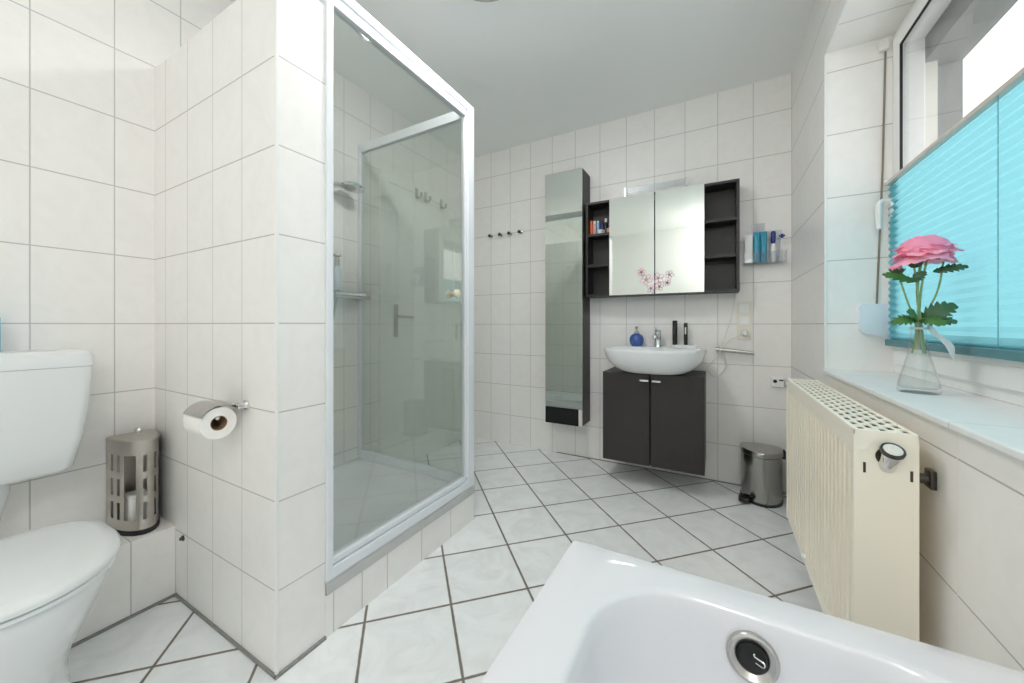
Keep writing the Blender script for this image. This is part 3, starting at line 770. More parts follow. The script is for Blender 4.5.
obj('handle', B().torus((-0.692, 2.575, zsf + 0.017), 0.009, 0.0025, (0, 1, 0), 18, 6), M_white, cu)
small('perfume_bottle', 'dark bottle with white cap on the cabinet shelf', 'bottle', -0.678, 2.600, [(0.016, 0), (0.017, 0.07), (0.008, 0.085)], M_black, [(0.008, 0.085), (0.008, 0.112)], M_white)
small('jar', 'peach coloured jar at the mirror door end of shelf', 'jar', -0.650, 2.575, [(0.012, 0), (0.015, 0.012), (0.015, 0.030), (0.011, 0.036)], M_peach)

# vanity
va = thing('vanity_cabinet', 'dark two door cabinet hung under the wash basin', 'vanity cabinet', (-0.34, 2.52, 0.143))
VX0, VX1, VXM, VZ0, VZ1, VY = -0.632, -0.052, -0.345, 0.143, 0.700, 2.365
vb = B().box(VX0, VX1, VY, BY, VZ0, VZ0 + 0.016).box(VX0, VX0 + 0.016, VY, BY, VZ0 + 0.016, VZ1).box(VX1 - 0.016, VX1, VY, BY, VZ0 + 0.016, VZ1).box(VX0 + 0.016, VX1 - 0.016, BY - 0.01, BY, VZ0 + 0.016, VZ1)
vb.box(VX0 + 0.016, VX1 - 0.016, VY, VY + 0.10, VZ1 - 0.016, VZ1).box(VX0 + 0.016, VXM - 0.10, VY + 0.10, BY - 0.01, VZ1 - 0.016, VZ1).box(VXM + 0.10, VX1 - 0.016, VY + 0.10, BY - 0.01, VZ1 - 0.016, VZ1)
obj('carcass', vb, M_wenge, va)
for xa, xb, hx_ in ((VX0, VXM - 0.003, VXM - 0.033), (VXM + 0.003, VX1, VXM + 0.036)):
    d = obj('door', B().box(xa, xb, VY - 0.018, VY - 0.001, VZ0, VZ1, bev=0.0015), M_wenge, va)
    obj('handle', B().box(hx_ - 0.026, hx_ + 0.026, VY - 0.030, VY - 0.018, VZ1 - 0.046, VZ1 - 0.034, bev=0.002), M_chrome, d)
# basin
bcx, bcy = -0.340, 2.447
ba = thing('wash_basin', 'white oval wash basin resting on the dark vanity', 'wash basin', (bcx, bcy, VZ1))
def sup(cx, cy, a, b_, z, e=3.0, n=56):
    pts = []
    for k in range(n):
        t = 2 * PI * k / n
        c_, s_ = math.cos(t), math.sin(t)
        x = a * abs(c_) ** (2 / e) * (1 if c_ >= 0 else -1); y = b_ * abs(s_) ** (2 / e) * (1 if s_ >= 0 else -1)
        pts.append((cx + x, min(cy + y, BY - 0.001), z))
    return pts
RB = 0.853
outer = [(0.701, 0.140, 0.110), (0.705, 0.165, 0.135), (0.715, 0.196, 0.160), (0.735, 0.232, 0.186), (0.765, 0.264, 0.210), (0.800, 0.283, 0.225), (0.832, 0.294, 0.234), (0.848, 0.297, 0.238), (RB, 0.295, 0.235)]
inner = [(RB, 0.278, 0.180), (0.849, 0.268, 0.170), (0.82, 0.252, 0.155), (0.78, 0.215, 0.125), (0.752, 0.15, 0.085), (0.745, 0.03, 0.03)]
rings = [sup(bcx, bcy, a, b_, z, 2.7) for z, a, b_ in outer] + [sup(bcx, bcy - 0.038, a, b_, z, 2.6) for z, a, b_ in inner]
obj('bowl', B().loft(rings), M_ceramic, ba, angle=50)
obj('drain', B().lathe([(0.0, 0.7465), (0.020, 0.7465), (0.022, 0.7455)], (bcx, bcy - 0.038, 0.0002), caps=False), M_chrome, ba)
fa = thing('basin_tap', 'chrome single lever tap on the back of wash basin', 'tap', (-0.340, 2.63, RB))
fyc = 2.620
obj('body', B().lathe([(0.024, RB), (0.023, RB + 0.006), (0.021, RB + 0.012), (0.021, RB + 0.075), (0.019, RB + 0.082)], (-0.336, fyc, 0)).tube([(-0.336, fyc, RB + 0.055), (-0.337, fyc - 0.04, RB + 0.072), (-0.339, fyc - 0.10, RB + 0.080), (-0.340, fyc - 0.115, RB + 0.072), (-0.340, fyc - 0.118, RB + 0.058)], [0.016, 0.015, 0.013, 0.013, 0.012], 14), M_chrome, fa)
obj('lever', B().lathe([(0.020, RB + 0.084), (0.021, RB + 0.10), (0.016, RB + 0.112)], (-0.336, fyc, 0)).tube([(-0.336, fyc, RB + 0.102), (-0.340, fyc - 0.06, RB + 0.118), (-0.345, fyc - 0.10, RB + 0.126)], [0.011, 0.008, 0.006], 10), M_chrome, fa)
sd = thing('soap_dispenser', 'round blue soap dispenser with pump on the basin rim', 'soap dispenser', (-0.470, 2.61, RB))
obj('bottle', B().lathe([(0.030, RB), (0.040, RB + 0.012), (0.047, RB + 0.035), (0.046, RB + 0.055), (0.036, RB + 0.075), (0.020, RB + 0.085), (0.014, RB + 0.088)], (-0.470, 2.61, 0)), M_blue, sd)
obj('pump', B().lathe([(0.016, RB + 0.086), (0.016, RB + 0.100), (0.006, RB + 0.104), (0.006, RB + 0.125), (0.010, RB + 0.127), (0.010, RB + 0.135)], (-0.470, 2.61, 0), seg=18).tube([(-0.470, 2.61, RB + 0.131), (-0.470, 2.575, RB + 0.131), (-0.470, 2.565, RB + 0.124)], 0.0045, 8), M_steel, sd)
sdsh = tag(obj('soap_dish', B().loft([rrect(-0.165, 2.585, 0.060, 0.030, 0.012, RB), rrect(-0.165, 2.585, 0.070, 0.036, 0.014, RB + 0.016), rrect(-0.165, 2.585, 0.066, 0.032, 0.012, RB + 0.016), rrect(-0.165, 2.585, 0.058, 0.026, 0.010, RB + 0.006)]), M_white, origin=(-0.165, 2.585, RB)), 'low white dish on the basin rim in front of black tubes', 'soap dish')
for nm, x, y, hx_, h, lb in (('black_tube', -0.232, 2.634, 0.0145, 0.172, 'taller black tube standing on the basin beside the tap'), ('black_tube', -0.168, 2.636, 0.0115, 0.156, 'shorter black tube with pale stripe standing on the basin')):
    t = thing(nm, lb, 'tube', (x, y, RB))
    obj('body', B().loft([rrect(x, y, hx_, 0.014, 0.008, z) for z in (RB + 0.016, RB + 0.018, RB + h)] + [rrect(x, y, hx_ * 0.8, 0.011, 0.006, RB + h + 0.003)]), M_black, t)
    obj('foot', B().loft([rrect(x, y, hx_ * 1.15, 0.016, 0.008, z) for z in (RB, RB + 0.0155)]), M_white, t)
    if hx_ < 0.013: obj('stripe', B().box(x - 0.005, x + 0.004, y - 0.0150, y - 0.0138, RB + 0.085, RB + 0.130, bev=0.0003), M_pvcgrey, t)

# switches
sw = thing('switch_panel', 'beige triple panel with two switches above a socket', 'switch panel', (0.158, BY, 0.91))
SWX0, SWX1, SWZ0 = 0.119, 0.197, 0.910
obj('frame', B().box(SWX0, SWX1, BY - 0.009, BY, SWZ0, SWZ0 + 0.231, bev=0.003), M_beige, sw)
for k in (1, 2):
    z = SWZ0 + 0.077 * k + 0.0385
    obj('rocker', B().box(SWX0 + 0.013, SWX1 - 0.013, BY - 0.015, BY - 0.008, z - 0.026, z + 0.026, bev=0.003), M_white, sw)
z = SWZ0 + 0.0385
so = obj('socket', B().lathe([(0.030, 0.009), (0.030, 0.012), (0.022, 0.0125), (0.019, 0.0095), (0.002, 0.0095)], (0.158, BY, z), (0, -1, 0), 28), M_beige, sw)
obj('plug', B().lathe([(0.017, 0.0098), (0.017, 0.03), (0.012, 0.042)], (0.158, BY, z), (0, -1, 0), 20), M_white, so)
tag(obj('lamp_cable', B().tube(bez([(0.108, BY - 0.006, 1.19), (0.09, BY - 0.006, 1.05), (0.045, BY - 0.006, 0.90), (0.038, BY - 0.03, 0.86)]), 0.0024, 6), M_cord, origin=(0.08, BY - 0.006, 1.0)), 'thin pale cable hanging from mirror cabinet to towel rail', 'cable')
tag(obj('charger_cable', B().tube(bez([(0.150, BY - 0.043, 0.945), (0.08, BY - 0.03, 0.905), (0.042, BY - 0.062, 0.868), (0.010, BY - 0.078, 0.80), (-0.035, BY - 0.03, 0.745), (-0.045, BY - 0.012, 0.71), (-0.005, BY - 0.010, 0.668), (0.040, BY - 0.012, 0.70), (0.060, BY - 0.02, 0.76), (0.048, BY - 0.045, 0.825)]), 0.0026, 6), M_cord, origin=(0.03, BY - 0.02, 0.75)), 'pale charger cable looped below the switch panel', 'cable')
rr = thing('towel_rail', 'short steel rail on tiles under the switch panel', 'towel rail', (0.02, BY, 0.845))
obj('wall_mount', B().cone((0.018, BY, 0.845), (0.018, BY - 0.045, 0.845), 0.016, 0.014), M_steel, rr)
obj('bar', B().loft([[(x, BY - 0.05 + 0.007 * math.cos(a), zc + 0.012 * math.sin(a)) for a in [2 * PI * k / 16 for k in range(16)]] for x, zc in ((0.002, 0.846), (0.10, 0.838), (0.205, 0.828))]), M_steel, rr)

# acrylic organiser
ca = thing('acrylic_organiser', 'clear acrylic wall organiser holding tubes and toothbrush', 'organiser', (0.25, BY, 1.365))
obj('back_panel', B().box(0.150, 0.345, BY - 0.006, BY - 0.001, 1.365, 1.565, bev=0.001).box(0.195, 0.262, BY - 0.0065, BY - 0.0005, 1.56, 1.615, bev=0.001), M_acrylic, ca)
obj('tray', B().box(0.150, 0.360, BY - 0.072, BY - 0.006, 1.365, 1.370).box(0.150, 0.360, BY - 0.072, BY - 0.068, 1.370, 1.432).box(0.150, 0.153, BY - 0.068, BY - 0.006, 1.370, 1.50).box(0.357, 0.360, BY - 0.068, BY - 0.006, 1.370, 1.432), M_acrylic, ca)
zt0 = 1.370
t = thing('toothpaste_box', 'white box standing at the cabinet end of acrylic organiser', 'box', (0.172, BY - 0.04, zt0))
obj('carton', B().box(0.157, 0.196, BY - 0.058, BY - 0.022, zt0, zt0 + 0.165, bev=0.002), M_white, t)
obj('printed_band', B().box(0.1568, 0.1962, BY - 0.0583, BY - 0.0217, zt0 + 0.008, zt0 + 0.020), M_steel, t)
for x, lb in ((0.2185, 'teal tube standing next to the white box in organiser'), (0.2525, 'teal tube standing next to the white toothbrush in organiser')):
    t = thing('mouthwash_tube', lb, 'tube', (x, BY - 0.04, zt0), 'teal tubes in the organiser')
    obj('tube', B().loft([rrect(x, BY - 0.04, 0.014, 0.014, 0.012, zt0), rrect(x, BY - 0.04, 0.0165, 0.016, 0.012, zt0 + 0.01), rrect(x, BY - 0.04, 0.0165, 0.016, 0.012, zt0 + 0.15), rrect(x, BY - 0.04, 0.0165, 0.004, 0.003, zt0 + 0.185)]), M_teal, t)
    obj('cap', B().lathe([(0.011, zt0 + 0.0), (0.0145, zt0 + 0.0), (0.0145, zt0 + 0.012)], (x, BY - 0.04, 0.0), seg=16), M_white, t)
t = thing('electric_toothbrush', 'white electric toothbrush with dark blue head in organiser', 'toothbrush', (0.300, BY - 0.04, zt0))
obj('handle', B().lathe([(0.012, zt0), (0.0145, zt0 + 0.02), (0.015, zt0 + 0.07), (0.011, zt0 + 0.105), (0.008, zt0 + 0.11)], (0.300, BY - 0.04, 0), seg=20), M_white, t)
obj('brush_cover', B().lathe([(0.008, zt0 + 0.108), (0.012, zt0 + 0.125), (0.013, zt0 + 0.17), (0.009, zt0 + 0.182)], (0.300, BY - 0.04, 0), seg=20), M_navy, t)
t = thing('toothbrush', 'thin pale toothbrush with blue bristles leaning in the organiser', 'toothbrush', (0.338, BY - 0.04, zt0))
obj('handle', B().tube([(0.332, BY - 0.045, zt0 + 0.003), (0.338, BY - 0.04, zt0 + 0.08), (0.342, BY - 0.035, zt0 + 0.16)], [0.004, 0.0035, 0.003], 8), M_white, t)
obj('bristles', B().box(0.335, 0.349, BY - 0.046, BY - 0.037, zt0 + 0.138, zt0 + 0.162, bev=0.002).box(0.327, 0.357, BY - 0.042, BY - 0.038, zt0 + 0.146, zt0 + 0.156, bev=0.001), M_navy, t)
small('glass_jar', 'tiny clear jar at the window end of organiser', 'jar', 0.325, BY - 0.028, [(0.012, 0), (0.013, 0.03), (0.010, 0.036)], M_acrylic, z=zt0)

# ------------------------------------------------------------ pedal bin
bn = thing('pedal_bin', 'brushed steel pedal bin on the floor under switch panel', 'pedal bin', (0.235, 2.55, 0))
bcx2, bcy2 = 0.232, 2.560
def dbin(z, k=1.0, kx=1.0):
    pts = []
    for i in range(25):
        a = PI + PI * i / 24
        pts.append((bcx2 + 0.102 * k * math.cos(a), bcy2 + 0.135 * k * math.sin(a), z))
    for i in range(25):
        a = PI * i / 24
        pts.append((bcx2 + 0.102 * k * math.cos(a), bcy2 + 0.072 * k * (max(0.0, math.sin(a)) ** 0.5), z))
    return pts
obj('base_ring', B().loft([dbin(0.0, 1.0), dbin(0.012, 1.01), dbin(0.014, 0.97)]), M_black, bn)
obj('body', B().loft([dbin(0.014, 0.97), dbin(0.020, 0.975), dbin(0.262, 0.975)]), M_binsteel, bn)
obj('lid', B().loft([dbin(0.2645, 1.0), dbin(0.267, 1.02), dbin(0.286, 1.02), dbin(0.293, 0.99), dbin(0.298, 0.80), dbin(0.301, 0.45), dbin(0.302, 0.1)]), M_binsteel, bn)
obj('lid_seal', B().loft([dbin(0.262, 0.985), dbin(0.2645, 0.985)]), M_black, bn)
obj('hinge', B().box(bcx2 + 0.094, bcx2 + 0.116, bcy2 - 0.01, bcy2 + 0.03, 0.24, 0.288, bev=0.003), M_black, bn)
obj('pedal', B().box(bcx2 - 0.112, bcx2 - 0.060, bcy2 - 0.125, bcy2 - 0.05, 0.012, 0.024, bev=0.005).box(bcx2 - 0.118, bcx2 - 0.066, bcy2 - 0.150, bcy2 - 0.110, 0.014, 0.036, bev=0.005), M_black, bn)

# ------------------------------------------------------------ radiator
RXF, RXB, RYN, RYF, RZ0, RZ1 = 0.261, 0.362, 1.05, 1.90, 0.195, 0.775
ra = thing('radiator', 'cream panel radiator with grille under the window', 'radiator', (0.31, 1.44, RZ0))
# ribbed front panel: profile along Y
def ribs(x_out, sgn, z0, z1, nrib):
    pts = []
    L = RYF - RYN - 0.012
    for k in range(nrib):
        y = RYN + 0.006 + L * k / nrib; s_ = L / nrib
        pts += [(x_out, y), (x_out, y + s_ * 0.54), (x_out + sgn * 0.014, y + s_ * 0.64), (x_out + sgn * 0.014, y + s_ * 0.92)]
    pts.append((x_out, RYN + 0.006 + L))
    return pts
def panel(x_out, sgn):
    b = B()
    prof = ribs(x_out, sgn, RZ0, RZ1, 24)
    flat = [(x_out + sgn * 0.0005, y) for x, y in prof]
    zz = [(RZ0 + 0.002, flat), (RZ0 + 0.035, flat), (RZ0 + 0.045, prof), (RZ1 - 0.060, prof), (RZ1 - 0.048, flat), (RZ1 - 0.006, flat)]
    for (za, pa), (zb_, pb) in zip(zz[:-1], zz[1:]):
        for i in range(len(prof) - 1):
            vs = [b.bm.verts.new(q) for q in ((pa[i][0], pa[i][1], za), (pa[i + 1][0], pa[i + 1][1], za), (pb[i + 1][0], pb[i + 1][1], zb_), (pb[i][0], pb[i][1], zb_))]
            b.bm.faces.new(vs)
    bmesh.ops.remove_doubles(b.bm, verts=b.bm.verts, dist=1e-6)
    b.extrude_sheet(0.0015)
    return b
obj('front_panel', panel(RXF + 0.003, 1), M_rad, ra, smooth=False)
obj('rear_panel', panel(RXB - 0.003, -1), M_rad, ra, smooth=False)
obj('end_cover', B().box(RXF, RXB, RYN, RYN + 0.004, RZ0, RZ1 + 0.001, bev=0.001), M_rad, ra)
obj('end_cover', B().box(RXF, RXB, RYF - 0.004, RYF, RZ0, RZ1 + 0.001, bev=0.001), M_rad, ra)
for (xs, zs_) in ((0.2785, 0.696), (0.3505, 0.690)):
    obj('slot', B().box(xs - 0.0022, xs + 0.0022, RYN - 0.0006, RYN + 0.001, zs_ - 0.011, zs_ + 0.011), M_radshade, ra)  # solid dark inlays, slot shade put into the colour
# convector fins between the panels
cf = B()
for k in range(30):
    y = RYN + 0.03 + (RYF - RYN - 0.06) * k / 29
    cf.box(RXF + 0.024, RXB - 0.024, y - 0.001, y + 0.001, RZ0 + 0.03, RZ1 - 0.05)
cf.box(RXF + 0.024, RXB - 0.024, RYN + 0.01, RYF - 0.01, RZ0 + 0.05, RZ0 + 0.055)
cf.box(RXF + 0.006, RXB - 0.006, RYN + 0.008, RYF - 0.008, RZ1 - 0.018, RZ1 - 0.015)  # dark sheet added below the grille, stands in for shade in its holes
obj('convector', cf, M_radshade, ra)
# top grille with staggered holes
gg = B()
ys = []
ny = 8 * 18; nx = 11
gx0, gx1, gy0_, gy1_ = RXF + 0.002, RXB - 0.002, RYN + 0.006, RYF - 0.004
xcells = [0.0, 0.085]
for k in range(5):
    xcells += [xcells[-1] + 0.098, xcells[-1] + 0.098 + 0.068]
xcells = [v / xcells[-1] for v in xcells[:-1]] + [1.0]
edges_y = [i / ny for i in range(ny + 1)]
for i in range(ny):
    for j in range(len(xcells) - 1):
        col_ = (j - 1) // 2
        is_slot = j % 2 == 1 and j >= 1 and j < len(xcells) - 1
        ph = (i + (4 if col_ % 2 else 0)) % 8
        hole = is_slot and 0 < i < ny - 1 and ph < 5
        if hole: continue
        xa, xb = gx0 + (gx1 - gx0) * xcells[j], gx0 + (gx1 - gx0) * xcells[j + 1]
        ya, yb_ = gy0_ + (gy1_ - gy0_) * edges_y[i], gy0_ + (gy1_ - gy0_) * edges_y[i + 1]
        vs = [gg.bm.verts.new(q) for q in ((xa, ya, RZ1), (xb, ya, RZ1), (xb, yb_, RZ1), (xa, yb_, RZ1))]
        gg.bm.faces.new(vs)
bmesh.ops.remove_doubles(gg.bm, verts=gg.bm.verts, dist=1e-6)
gg.extrude_sheet(0.0025)
gg.box(RXF, RXF + 0.003, RYN, RYF, RZ1 - 0.010, RZ1 + 0.001, bev=0.001).box(RXB - 0.003, RXB, RYN, RYF, RZ1 - 0.010, RZ1 + 0.001, bev=0.001)
obj('top_grille', gg, M_rad, ra, smooth=False)
# thermostat head in the end cover
vx, vz = 0.315, 0.738
ax = Vector((0.03, -0.55, 0.83)).normalized()
cpos = Vector((vx + 0.001, RYN - 0.0165, vz - 0.001))
th = obj('thermostat_head', B().lathe([(0.0135, -0.046), (0.0145, -0.042), (0.0150, 0.002)], cpos, ax, 28), M_chrome, ra)
obj('dial_ring', B().lathe([(0.0150, 0.002), (0.0190, 0.003), (0.0195, 0.008), (0.0185, 0.011), (0.0155, 0.0112), (0.0150, 0.009)], cpos, ax, 28), M_darkmetal, th)
obj('dial_face', B().lathe([(0.0152, 0.0088), (0.0148, 0.0108), (0.004, 0.0118)], cpos, ax, 28), M_dial, th)
obj('valve_recess', B().lathe([(0.0195, 0.0), (0.0195, 0.0008)], (vx, RYN, vz - 0.014), (0, -1, 0), 28), M_radshade, ra)  # flat dark disk, shade of the recess put into its colour
obj('wall_bracket', B().cone((RXB - 0.004, 1.085, 0.680), (WX - 0.0008, 1.085, 0.680), 0.010, 0.010, 20).box(WX - 0.010, WX - 0.0005, 1.070, 1.098, 0.662, 0.700, bev=0.002), M_darkmetal, ra)
obj('wall_bracket', B().box(RXB - 0.004, WX - 0.0005, 1.70, 1.73, 0.60, 0.64, bev=0.002), M_chrome, ra)
obj('drain_plug', B().lathe([(0.008, 0), (0.008, 0.015), (0.005, 0.018)], (RXF + 0.010, 1.55, RZ0 + 0.03), (-1, 0, 0), 12), M_white, ra)
# valve block on the basin wall by the far end of the radiator
vv = thing('radiator_valve', 'white valve block on the basin wall beside radiator end', 'valve', (0.315, BY, 0.65))
obj('valve_body', B().box(0.290, 0.355, BY - 0.030, BY, 0.630, 0.688, bev=0.006), M_white, vv)
obj('dark_screw', B().lathe([(0.010, 0), (0.010, 0.004)], (0.310, BY - 0.030, 0.665), (0, -1, 0), 14).box(0.330, 0.350, BY - 0.032, BY - 0.029, 0.668, 0.676), M_black, vv)
obj('pipe_nut', B().lathe([(0.013, 0), (0.016, 0.004), (0.016, 0.020), (0.012, 0.024)], (0.355, BY - 0.016, 0.658), (1, 0, 0), 6), M_chrome, vv)

# ------------------------------------------------------------ bathtub
tb = thing('bathtub', 'white bathtub in front of the radiator beside the window wall', 'bathtub', (0.07, -0.1, 0))
TX0_, TX1_, TY0_, TY1_, TZ = -0.260, WX - 0.001, FY + 0.005, 0.737, 0.553
tcx, tcy, thx, thy = (TX0_ + TX1_) / 2, (TY0_ + TY1_) / 2, (TX1_ - TX0_) / 2, (TY1_ - TY0_) / 2
ix0, ix1, iy0, iy1 = TX0_ + 0.094, TX1_ - 0.06, TY0_ + 0.09, TY1_ - 0.062
icx, icy, ihx, ihy = (ix0 + ix1) / 2, (iy0 + iy1) / 2, (ix1 - ix0) / 2, (iy1 - iy0) / 2
def inner_ring(z, d, r, dfar=None):
    df = d if dfar is None else dfar
    y1 = iy1 - df; y0 = iy0 + d * 1.6
    return rrect(icx, (y0 + y1) / 2, ihx - d, (y1 - y0) / 2, r, z, 10)
def outer_ring(z, d, r=0.009): return rrect(tcx, tcy, thx - d, thy - d, r, z, 10)
rings = [outer_ring(0.0, 0.03), outer_ring(TZ - 0.045, 0.03), outer_ring(TZ - 0.044, 0.0), outer_ring(TZ - 0.008, 0.0), outer_ring(TZ - 0.002, 0.002), outer_ring(TZ, 0.008),
         inner_ring(TZ, -0.010, 0.15), inner_ring(TZ - 0.002, -0.003, 0.148), inner_ring(TZ - 0.008, 0.002, 0.145), inner_ring(TZ - 0.03, 0.007, 0.142), inner_ring(TZ - 0.10, 0.022, 0.135), inner_ring(TZ - 0.20, 0.042, 0.13), inner_ring(TZ - 0.29, 0.065, 0.12),
         inner_ring(TZ - 0.34, 0.09, 0.11), inner_ring(TZ - 0.365, 0.13, 0.09), inner_ring(TZ - 0.37, 0.19, 0.05)]
obj('tub_body', B().loft(rings), M_tub, tb, angle=40)
# overflow rosette on the end wall
oc = Vector((0.049, iy1 - 0.0135, TZ - 0.056))
oa = Vector((0.0, -0.979, 0.205)).normalized()
ro = obj('overflow_rosette', B().lathe([(0.0345, -0.004), (0.0345, 0.0015), (0.0325, 0.0050), (0.0290, 0.0060), (0.0205, 0.0015), (0.0190, 0.0005)], oc, oa, 40, caps=False), M_rosette, tb)
pg = obj('plug', B().lathe([(0.0195, 0.000), (0.0195, 0.0035), (0.0175, 0.006), (0.003, 0.007)], oc, oa, 32), M_gasket, ro)
u_ = oa.cross(Vector((1, 0, 0))).normalized()
obj('plug_ring', B().tube(bez([oc + oa * 0.010 + Vector((0.004, 0, -0.001)), oc + oa * 0.017 + Vector((0.012, 0, 0.0)), oc + oa * 0.020 + Vector((0.013, 0, 0.008)), oc + oa * 0.014 + Vector((0.002, 0, 0.010)), oc + oa * 0.011 + Vector((0.002, 0, 0.012))]), 0.0012, 6), M_chrome, ro)

# ------------------------------------------------------------ vase with flower on the sill
vxc, vyc, vz0 = 0.478, 1.392, SILL
vs_ = thing('glass_vase', 'clear conical glass vase on the window sill', 'vase', (vxc, vyc, vz0))
pf = [(0.037, 0.0), (0.041, 0.004), (0.041, 0.010), (0.039, 0.028), (0.029, 0.07), (0.019, 0.115), (0.0150, 0.155), (0.0150, 0.172), (0.0165, 0.182), (0.021, 0.190),
      (0.0195, 0.190), (0.0150, 0.181), (0.0135, 0.172), (0.0135, 0.155), (0.0175, 0.115), (0.0275, 0.07), (0.0375, 0.028), (0.0390, 0.016), (0.035, 0.012), (0.004, 0.011)]
obj('vase_body', B().lathe([(r, vz0 + h) for r, h in pf], (vxc, vyc, 0), seg=40), M_vase, vs_)
rb = B().torus((vxc, vyc, vz0 + 0.172), 0.0175, 0.003, (0, 0, 1), 24, 6)
def rib(u, v):
    x = vxc + 0.012 + 0.045 * u
    return (x, vyc - 0.012 - 0.012 * u + 0.004 * math.sin(6 * u), vz0 + 0.176 - 0.070 * u ** 1.3 - 0.020 * (v - 0.5) * (0.6 + u) + 0.004 * math.sin(9 * u + 3 * v))
rb.grid(rib, 10, 4)
obj('ribbon', rb, M_ribbon, vs_)
fl = thing('ranunculus_stems', 'pink artificial ranunculus with buds and leaves in glass vase', 'flower', (vxc, vyc, vz0 + 0.02))
FC = Vector((0.489, 1.392, 1.190))
neck = Vector((vxc, vyc, vz0 + 0.175))
foot = Vector((vxc, vyc, vz0 + 0.105))
stem_tops = [(Vector((0.484, 1.392, 1.175)), 0.0032), (Vector((0.493, 1.388, 1.178)), 0.0025), (Vector((0.438, 1.392, 1.140)), 0.0022), (Vector((0.467, 1.385, 1.155)), 0.0022), (Vector((0.524, 1.392, 1.165)), 0.0022)]
for i, (tp, r) in enumerate(stem_tops):
    off = Vector((0.005 * math.cos(i * 1.3), 0.005 * math.sin(i * 1.3), 0))
    pts = bez([foot + off * 2.5 + Vector((0, 0, 0.01 * (i % 2))), neck + off, (neck + off) * 0.45 + tp * 0.55 + Vector((0.004 * (i - 2), 0, 0)), tp], 6)
    obj('stem', B().tube(pts, r, 8), M_stem, fl)
# flower head: rings of cupped petals
def petal(b, c, ang, R, W_, lift, cup, tilt, rnd):
    ca_, sa_ = math.cos(ang), math.sin(ang)
    def fn(u, v):
        s = u; t = (v - 0.5) * 2
        wid = W_ * (math.sin(PI * (0.12 + 0.80 * s)) ** 0.7)
        rad = R * s * (1 - 0.10 * t * t)
        h = lift * s ** 1.6 + cup * (t * t) * s + tilt * s + 0.0022 * math.sin(5 * t + rnd) * s
        x, y = rad, wid * t
        return c + Vector((x * ca_ - y * sa_, x * sa_ + y * ca_, h))
    b.grid(fn, 7, 7)
def head(b, rings, rj=0.10):
    # petals stand on a dome: the inner rings higher and more upright
    for ringi, (n, R, W_, el, dz) in enumerate(rings):
        for k in range(n):
            a = 2 * PI * (k + 0.5 * (ringi % 2)) / n + random.uniform(-0.12, 0.12)
            e = math.radians(el + random.uniform(-7, 7)); R_ = R * random.uniform(0.92, 1.08)
            ca_, sa_ = math.cos(a), math.sin(a); rnd = random.random() * 6
            def fn(u, v):
                t = (v - 0.5) * 2
                wid = W_ * (math.sin(PI * (0.10 + 0.74 * u)) ** 0.65)
                # curl: rises, then folds back inwards (inner) or down (outer)
                ee = e + math.radians(34 if el < 35 else 66) * u if el > 20 else e + math.radians(26) * (1 - 2 * u)
                rad = R_ * u * math.cos(e * 0.5 + ee * 0.5) * (1 - 0.12 * t * t) + 0.004
                h = R_ * u * math.sin(e * 0.5 + ee * 0.5) + 0.0035 * t * t * u + 0.0016 * math.sin(4 * t + rnd) * u
                y = wid * t
                return FC + Vector((rad * ca_ - y * sa_, rad * sa_ + y * ca_, h + dz))
            b.grid(fn, 7, 7)
b1 = B()
head(b1, ((9, 0.064, 0.028, -12, 0.002), (10, 0.062, 0.027, 0, 0.005), (10, 0.056, 0.025, 14, 0.008)))
obj('outer_petals', b1, M_petal, fl, angle=80)
b2 = B()
for r_, n, zs_, top in ((0.050, 7, 0.60, 26), (0.043, 6, 0.72, 22), (0.036, 6, 0.86, 20), (0.028, 5, 1.06, 18), (0.019, 4, 1.42, 14)):
    off = random.uniform(0, 2)
    for k in range(n):
        ph = off + 2 * PI * k / n; hw = 1.25 * PI / n; rr_ = r_ * random.uniform(0.95, 1.06); tp_ = top + random.uniform(-8, 10); w0 = random.random() * 6
        def fn(u, v):
            t = (v - 0.5) * 2
            th_ = math.radians(105 - (105 - tp_) * u * (1 - 0.22 * t * t))
            r2 = rr_ * (1 + 0.05 * math.sin(3 * t + w0) * u + 0.06 * u)
            a = ph + hw * t * (1 + 0.35 * u)
            return FC + Vector((r2 * math.sin(th_) * math.cos(a), r2 * math.sin(th_) * math.sin(a), 0.006 + 1.30 * r2 * zs_ * math.cos(th_)))
        b2.grid(fn, 8, 8)
obj('inner_petals', b2, M_petald, fl, angle=80)
b3 = B()
for k in range(6): petal(b3, FC + Vector((0, 0, -0.006)), 2 * PI * k / 6 + 0.2, 0.038, 0.012, 0.0, -0.003, -0.006, k)
b3.ball(FC + Vector((0, 0, -0.008)), 0.014, 1, 1, 0.6, 12)
obj('sepals', b3, M_sepal, fl)
for c_, r in ((Vector((0.436, 1.392, 1.150)), 0.015), (Vector((0.468, 1.384, 1.166)), 0.015)):
    bd = obj('bud', B().ball(c_ + Vector((-0.002, 0, 0.005)), r * 0.85, 1.0, 1.0, 0.85, 14), M_petald, fl)
    b = B()
    for k in range(6): petal(b, c_ + Vector((0, 0, -r * 0.9)), 2 * PI * k / 6, r * 1.15, r * 0.55, r * 0.85, 0.001, 0.002, k)
    obj('sepals', b, M_sepal, bd)
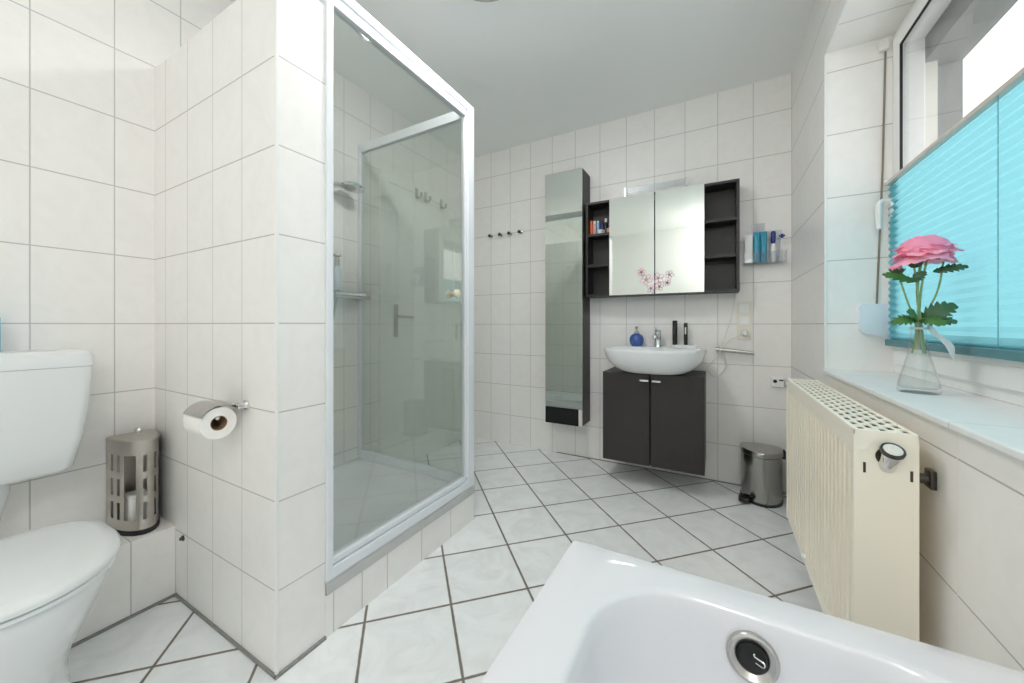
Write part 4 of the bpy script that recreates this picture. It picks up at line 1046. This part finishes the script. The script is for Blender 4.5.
def leaf(name, base, tip, width, nrm, mat, droop=0.01, lobes=4):
    base, tip = Vector(base), Vector(tip)
    L = (tip - base); ln = L.length; d = L.normalized()
    side = d.cross(Vector(nrm)).normalized(); up = side.cross(d).normalized()
    n = 48
    b = B()
    mid = []; le = []; ri = []
    for i in range(n + 1):
        s = i / n
        env = (math.sin(PI * min(1, s * 0.92 + 0.05)) ** 0.7)
        jag = 0.52 + 0.48 * ((s * lobes * 1.5) % 1.0) ** 0.8
        w = 1.2 * width * env * jag if i not in (0, n) else width * 0.04
        c_ = base + d * ln * s + up * (droop * math.sin(PI * s) - droop * 0.4 * s)
        shift = d * (0.18 * w)
        mid.append(b.bm.verts.new(c_)); le.append(b.bm.verts.new(c_ + side * w + shift + up * (-0.10 * w))); ri.append(b.bm.verts.new(c_ - side * w + shift + up * (-0.10 * w)))
    for i in range(n):
        b.bm.faces.new((mid[i], mid[i + 1], le[i + 1], le[i])); b.bm.faces.new((mid[i + 1], mid[i], ri[i], ri[i + 1]))
    b.extrude_sheet(0.0006)
    return obj(name, b, mat, fl, angle=60)
nk = neck + Vector((0, 0, 0.020))
leaf('leaf', nk, (0.420, 1.372, 1.006), 0.017, (0, -0.80, 0.6), M_leaf, 0.012, 4)
leaf('leaf', nk + Vector((0.004, 0, 0)), (0.540, 1.375, 1.052), 0.024, (0, -0.85, 0.5), M_leafd, 0.012, 4)
leaf('leaf', nk + Vector((0.006, -0.002, -0.004)), (0.536, 1.360, 1.008), 0.017, (0, -0.8, 0.6), M_leafd, 0.008, 4)
leaf('leaf', nk + Vector((-0.004, -0.004, 0.002)), (0.446, 1.355, 1.035), 0.015, (0, -0.85, 0.5), M_leaf, 0.008, 3)
leaf('leaf', nk + Vector((0.0, -0.004, 0.0)), (0.510, 1.345, 1.002), 0.017, (0, -0.85, 0.5), M_leaf, 0.008, 3)
leaf('leaf', (0.468, 1.388, 1.115), (0.404, 1.380, 1.140), 0.014, (0, -0.85, 0.5), M_leaf, 0.006, 3)
leaf('leaf', (0.460, 1.385, 1.115), (0.486, 1.375, 1.140), 0.011, (0.3, -0.8, 0.5), M_leafd, 0.004, 3)
leaf('leaf', (0.504, 1.390, 1.140), (0.566, 1.385, 1.150), 0.013, (0, -0.85, 0.5), M_leafd, 0.006, 4)

# ------------------------------------------------------------ ceiling lamp and added fill globe
lx, ly = LAMP
t = thing('ceiling_lamp', 'round opal ceiling lamp with steel rim near the shower', 'ceiling lamp', (lx, ly, CEIL))
obj('rim', B().lathe([(0.155, CEIL - 0.001), (0.165, CEIL - 0.004), (0.165, CEIL - 0.040), (0.155, CEIL - 0.050), (0.145, CEIL - 0.050), (0.145, CEIL - 0.004)], (lx, ly, 0), seg=40), M_steel, t)
obj('opal_shade', B().lathe([(0.144, CEIL - 0.020), (0.140, CEIL - 0.045), (0.10, CEIL - 0.055), (0.04, CEIL - 0.060), (0.004, CEIL - 0.061)], (lx, ly, 0), seg=40), M_opal, t)
gx, gy, gz = FILL_GLOBE
t = thing('fill_globe', 'added glowing globe over the bathtub, out of view, filling the room', 'pendant lamp', (gx, gy, CEIL))
obj('canopy', B().lathe([(0.05, CEIL - 0.001), (0.05, CEIL - 0.018), (0.02, CEIL - 0.028)], (gx, gy, 0)), M_white, t)
obj('stem', B().tube([(gx, gy, CEIL - 0.02), (gx, gy, gz + 0.12)], 0.006, 10), M_chrome, t)
obj('globe', B().ball((gx, gy, gz), 0.125, seg=32), M_fill_globe, t)
